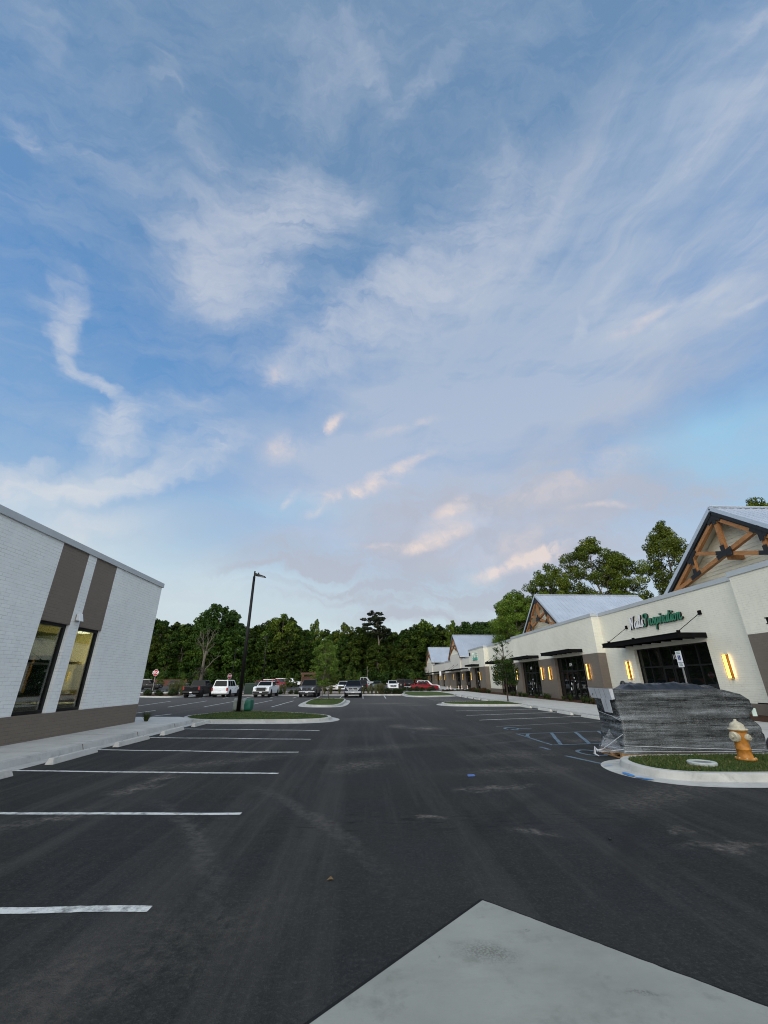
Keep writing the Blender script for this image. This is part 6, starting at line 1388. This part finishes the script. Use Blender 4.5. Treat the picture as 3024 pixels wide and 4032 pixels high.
plant('ragged', 'ragged_tree', 'pale green two topped tree standing above the wood right of the tall lamp post', 'tree', (-27.4,141,.2), 2.0, (1.05,1.05,1.10))
plant('ragged', 'ragged_tree', 'small ragged pale tree top left of the pine', 'tree', (-7.4,147,.2), 4.0, (.75,.75,1.0))
plant('ragged', 'ragged_tree', 'thin single spire of leaves above the wood, right of the two topped tree', 'tree', (-17.0,146,.2), 1.0, (.5,.5,1.05))
plant('ragged', 'ragged_tree', 'pale leafy tree right of the pine, above the smallest gable', 'tree', (20.2,147,.2), 3.2, (.85,.85,1.06))
# dead tree draped in moss
r3 = random.Random(31); tb = MB(); P0 = [(0,0,0),(.15,.05,3),(.1,0,6),(.35,0,8.5)]; tb.tube(P0, [.55,.38,.30,.22], 9)
for (q0, q1, ra) in [((.1,0,6),(-1.9,.3,13.2),.2),((.35,0,8.5),(.2,.2,13.6),.16),((.35,0,8.5),(1.7,-.2,13.4),.17),((.2,0,7.2),(2.2,.2,10.2),.14),((.15,.05,3.2),(3.9,.5,7.6),.16),((-.6,.1,8.6),(-1.3,.2,12.8),.12),((.8,0,10.2),(2.6,.1,13.0),.09),((-.9,.1,9.5),(-2.8,.3,11.5),.08),((.3,.1,11),(-.4,.1,13.9),.08)]:
    pts = branch(tb, q0, q1, ra, ra*.25, r3, 5, .03, 6)
    for j in range(3): branch(tb, pts[2+j], pts[2+j]+Vector((r3.uniform(-1,1), r3.uniform(-.5,.5), r3.uniform(.6,1.6))), ra*.3, .015, r3, 3, .06, 4)
tm = tb.build('trunk', 'dead_bark', None, smooth=True); cl = [(r3.gauss(0,.45), r3.gauss(0,.4), r3.uniform(.6,5.2), .7, 1.1, r3.gauss(.4,.2)) for _ in range(26)] + [(-2.5+.42*i+r3.gauss(0,.1), 0, 3.6-.5*abs(i-3)+r3.gauss(0,.3), .55, 1.0, r3.gauss(.4,.2)) for i in range(8)] + [(r3.uniform(-2,2), 0, r3.uniform(9,12.6), .55, .9, r3.gauss(.4,.2)) for _ in range(12)]
PROTO['dead'] = (tm.data, leaf_mesh('hanging_moss', cl, 60, .13, 33, 'moss_leaf'), 14); bpy.data.objects.remove(tm)
plant('dead', 'dead_tree', 'bare grey dead tree hung with moss in front of the wood', 'tree', (-39.5,108,.2), 0, 1.0, None, ('trunk', 'hanging_moss'))
tb = MB(); tb.tube([(0,0,0),(.05,0,2.6),(.02,0,5.2)], [.16,.13,.05], 8); tb.beam((0,0,3.2),(.5,.1,4.4),.05,.05); PROTO['snag'] = (tb.build('trunk', 'dead_bark', None).data, None, 5)
for o in [o for o in bpy.data.objects if o.name.startswith('trunk') and o.parent is None]: bpy.data.objects.remove(o)
plant('snag', 'snag_tree', 'short pale broken trunk behind the silver pickup', 'tree', (.5,118,.3), 0, 1.0)
# taller trees standing behind the shop row
for (k, x, y, rz, s, lb) in [('open2',28.5,80,1.0,(.78,.78,.78),'leafy tree leaning out left behind the second gable'), ('open2',36.0,80,2.4,(.95,.95,1.04),'round bright green tree behind the second gable roof'), ('open',45.5,78,.3,(1.15,1.15,1.13),'tallest open crowned tree above the second gable roof'), ('open',51.0,79,3.5,(.85,.85,1.0),'slim open tree right of the tallest one behind the gable roof'),
      ('open2',41.0,84,4.2,(.8,.8,.92),'low dense tree under the tallest one behind the gable roof'), ('open',58.5,76,5.1,(.95,.95,1.22),'lone tree with bare stem against the sky left of the largest gable'), ('open2',54.5,82,1.9,(.6,.6,.80),'low tree right behind the far end of the second gable roof'), ('open',83.0,76,2.2,(1.1,1.1,1.45),'tree top just peeping over the largest gable roof'),
      ('oak',33.5,132,.5,(.78,.78,.90),'dark broad tree above the third gable roof'), ('ragged',27.6,133,2.2,(.6,.6,.95),'slender ragged tree left of the dark broad one above the third gable'), ('open2',31.0,86,2.9,(.8,.8,.86),'dense dark tree low behind the second gable, at its left foot'), ('wood2',38.5,90,1.1,(.85,.85,1.02),'dense bushy green tree low behind the second gable roof, left part'), ('wood4',47.5,92,2.1,(.85,.85,1.12),'dense bushy green tree low behind the second gable roof, middle part'), ('wood2',55.0,92,3.1,(.8,.8,1.0),'dense bushy green tree low behind the second gable roof, right part'), ('wood4',33.0,94,5.1,(.8,.8,1.05),'dense bushy green tree behind the leaning one')]:
    plant(k, 'background_tree', lb, 'tree', (x, y, .2), rz, s)
# young trees
plant('young', 'young_tree', 'nearer of two slender young trees on the narrow island', 'tree', (-4.1,42.8,.16), .4, (1.0,1.0,1.02), None)
plant('young2', 'young_tree', 'farther of two slender young trees on the narrow island', 'tree', (-3.75,46.4,.16), 2.0, (1.1,1.1,1.05), None)
r4 = random.Random(3); tb = MB(); branch(tb, (0,0,0), (.05,0,4.9), .06, .02, r4, 5, .01, 8); cl = []
for i in range(120):
    a = r4.random()*6.28; h = r4.random(); z = 1.35+h*2.0; R_ = 1.12*math.sqrt(max(.05, 1-((h-.45)/.62)**2))*math.sqrt(.15+.85*r4.random()); cl.append((R_*math.cos(a), R_*math.sin(a), z, r4.uniform(.17,.30), .75, r4.gauss(.4,.2)))
for i in range(46):
    a = r4.random()*6.28; h = r4.random(); z = 3.2+h*2.1; R_ = (1.15*(1-h*.75))*math.sqrt(r4.random()); c = Vector((R_*math.cos(a), R_*math.sin(a), z)); cl.append((c.x, c.y, c.z, r4.uniform(.12,.22), .7, r4.gauss(.6,.15)))
    if i % 2 == 0: branch(tb, (0,0,max(1.4, z-.7)), c, .016, .005, r4, 3, .05, 4)
tm = tb.build('trunk', 'bark', None, smooth=True); PROTO['island'] = (tm.data, leaf_mesh('crown', cl, 950, .05, 44, 'dark_leaf'), 5.3); bpy.data.objects.remove(tm)
plant('island', 'young_tree', 'dark young tree with a dense lower crown on the island by the shop sidewalk', 'tree', (12.2,38.0,.16), .7, 1.0)
for (x, y, s, lb) in [(-45.5,101,1.0,'bright small cypress right of the near stop sign'), (-41.5,103,.8,'bright small cypress behind the grey crossover'), (-38.0,101,.72,'bright small cypress in front of the dead tree'), (-17.0,99.5,.88,'taller small cypress left of the pergola'), (-15.7,100.5,.72,'shorter small cypress left of the pergola'), (-4.1,102,1.06,'tall small cypress left behind the navy pickup'), (-2.4,103,.95,'broad small cypress behind the navy pickup'), (-1.3,101,.72,'thin small cypress beside the pale broken trunk'), (6.7,103,.72,'thin small cypress behind the white sport utility facing the camera'), (11.3,103,.92,'small cypress before the far shop block corner')]:
    plant('cypress', 'cypress_tree', lb, 'tree', (x, y, gz(y)), x*3.1, s, 'young cypresses along the rear lot')
# reeds and shrubs of the planted strip
def blade_tuft(name, n, h, spread, wid, seed, mat, arch=.5):
    rng = np.random.default_rng(seed); Vs = []; F = []; T = []
    for i in range(n):
        a = rng.uniform(0, 6.283); r0 = spread*.25*np.sqrt(rng.random()); hh = h*rng.uniform(.55,1.15); out = spread*rng.uniform(.3,1.0)*arch*2; b0 = np.array([r0*np.cos(a), r0*np.sin(a), 0]); d = np.array([np.cos(a), np.sin(a), 0]); s = np.array([-d[1], d[0], 0])*wid
        k = len(Vs)*1; pts = [b0, b0+d*out*.35+[0,0,hh*.65], b0+d*out*.75+[0,0,hh], b0+d*out+[0,0,hh*(.86)]]
        for p, w in zip(pts, (1,.9,.6,.1)): Vs += [p-s*w, p+s*w]
        for j in range(3): F.append((k+2*j, k+2*j+1, k+2*j+3, k+2*j+2))
        T += [rng.random()]*8
    me = bpy.data.meshes.new(name); me.from_pydata([tuple(v) for v in Vs], [], F); at = me.attributes.new('tint', 'FLOAT', 'POINT'); at.data.foreach_set('value', np.array(T, np.float32)); me.materials.append(MATS[mat]); return me
PROTO['reed'] = (None, blade_tuft('blades', 150, 1.15, .5, .012, 51, 'reed_leaf', .45), 1.1)
PROTO['liriope'] = (None, blade_tuft('blades', 120, .42, .34, .010, 52, 'liriope_leaf', .6), .4)
cl = [(r4.gauss(0,.26), r4.gauss(0,.26), .12+r4.random()*.5, .17, .85, r4.gauss(.45,.2)) for _ in range(34)]
tb = MB()
for i in range(7): a = i*.9; tb.tube([(0,0,0),(.12*math.cos(a),.12*math.sin(a),.25),(.3*math.cos(a),.3*math.sin(a),.5)], [.016,.012,.005], 5)
sm = tb.build('stem', 'bark', None); PROTO['shrub'] = (sm.data, leaf_mesh('crown', cl, 1300, .05, 53, 'shrub_leaf'), .7); PROTO['red_shrub'] = (sm.data, leaf_mesh('crown', cl, 1300, .045, 54, 'red_shrub_leaf'), .7); bpy.data.objects.remove(sm)
def simple_plant(key, name, label, x, y, z, s, group, kid=('stem', 'crown')):
    return plant(key, name, label, 'plant', (x, y, z), (x*7.7) % 6.28, s, group, kid)
for (x, y, s) in [(-4.7,61.2,.85),(-3.6,63.4,.8),(-.2,62.0,.8),(.45,60.8,.8),(.95,63.0,.9),(1.5,61.0,1.05),(1.95,60.9,1.1),(2.3,62.6,1.1),(-4.9,64.9,.9),(2.6,64.5,1.0),(-5.6,62.2,.8)]: simple_plant('reed', 'reed_clump', 'clump of tall yellowish reeds in the planted strip', x, y, .12, s, 'reed clumps in the planted strip', (None, 'blades'))
for i in range(16): simple_plant('reed', 'reed_clump', 'pale reed clump beside the green utility box', -19.2+.31*i*1.6, 64.5+((i*37) % 11)*.28, .12, .95, 'reeds by the green utility box', (None, 'blades'))
for (x, y, s) in [(3.15,61.0,1.15),(4.15,61.6,1.1),(4.75,60.8,1.0),(5.0,64.5,1.0),(4.3,65.5,.9),(-12.0,63.6,.8),(-10.4,63.2,.8),(-9.2,64.0,.9),(-11.4,61.2,.7),(-9.3,60.9,.7),(-7.6,61.1,.8)]: simple_plant('shrub', 'round_shrub', 'small dark rounded shrub in the planted strip', x, y, .12, s, 'small shrubs in the planted strip')
for i, x in enumerate([6.6,7.6,8.7,9.7,10.8]): simple_plant('shrub', 'round_shrub', 'dark shrub in the row before the black pickup and red sedan', x, 75.2+.2*(i % 2), .15, 1.0, 'shrub row before the red sedan')
for i in range(9): simple_plant('red_shrub' if i % 3 == 0 else 'shrub', 'low_shrub', 'low green and reddish shrub in front of the traffic cones', 12.7+.55*i, 72.2+.12*(i % 2), .14, (.8,.8,.55), 'low shrubs before the traffic cones')
for (x, y, s) in [(-27.2,57.4,1.1),(-26.2,58.2,1.0),(-25.3,56.8,.7),(-24.0,56.4,.9),(-24.6,59.0,1.2),(-28.4,59.4,.8)]: simple_plant('shrub', 'round_shrub', 'green shrub on the mulch island below the near stop sign', x, y, .13, s, 'shrubs below the near stop sign')
for (x, y, s) in [(-24.9,60.2,1.4),(-24.1,60.0,1.3),(-25.8,60.6,1.2)]: simple_plant('reed', 'reed_clump', 'brownish feathery grass clump left of the black pickup', x, y, .13, s, 'feathery grasses left of the black pickup', (None, 'blades'))
r5 = random.Random(12)
for (a, b) in [(30.9,33.0),(35.0,36.6),(38.4,41.8),(44.0,46.0),(47.2,50.4),(57.2,61.0),(62.0,64.2),(68.2,70.2)]:
    y = a
    while y < b:
        for x in (15.95+.45*(int(y*7) % 2),): simple_plant('liriope', 'liriope_tuft', 'low strappy green tuft in the mulch bed at the foot of the shop row', x+r5.uniform(-.12,.12), y+r5.uniform(-.1,.1), .29, r5.uniform(.55,1.05), 'strappy tufts along the shop row', (None, 'blades'))
        y += .62
for y in (65.6, 60.4, 59.6, 30.2): simple_plant('red_shrub', 'low_shrub', 'small reddish shrub at the foot of the shop row', 16.2, y, .29, .9, 'reddish shrubs at the shop row')
simple_plant('liriope', 'liriope_tuft', 'lone green tuft at the corner of the white brick building', -9.75, 20.9, .15, .8, None, (None, 'blades'))
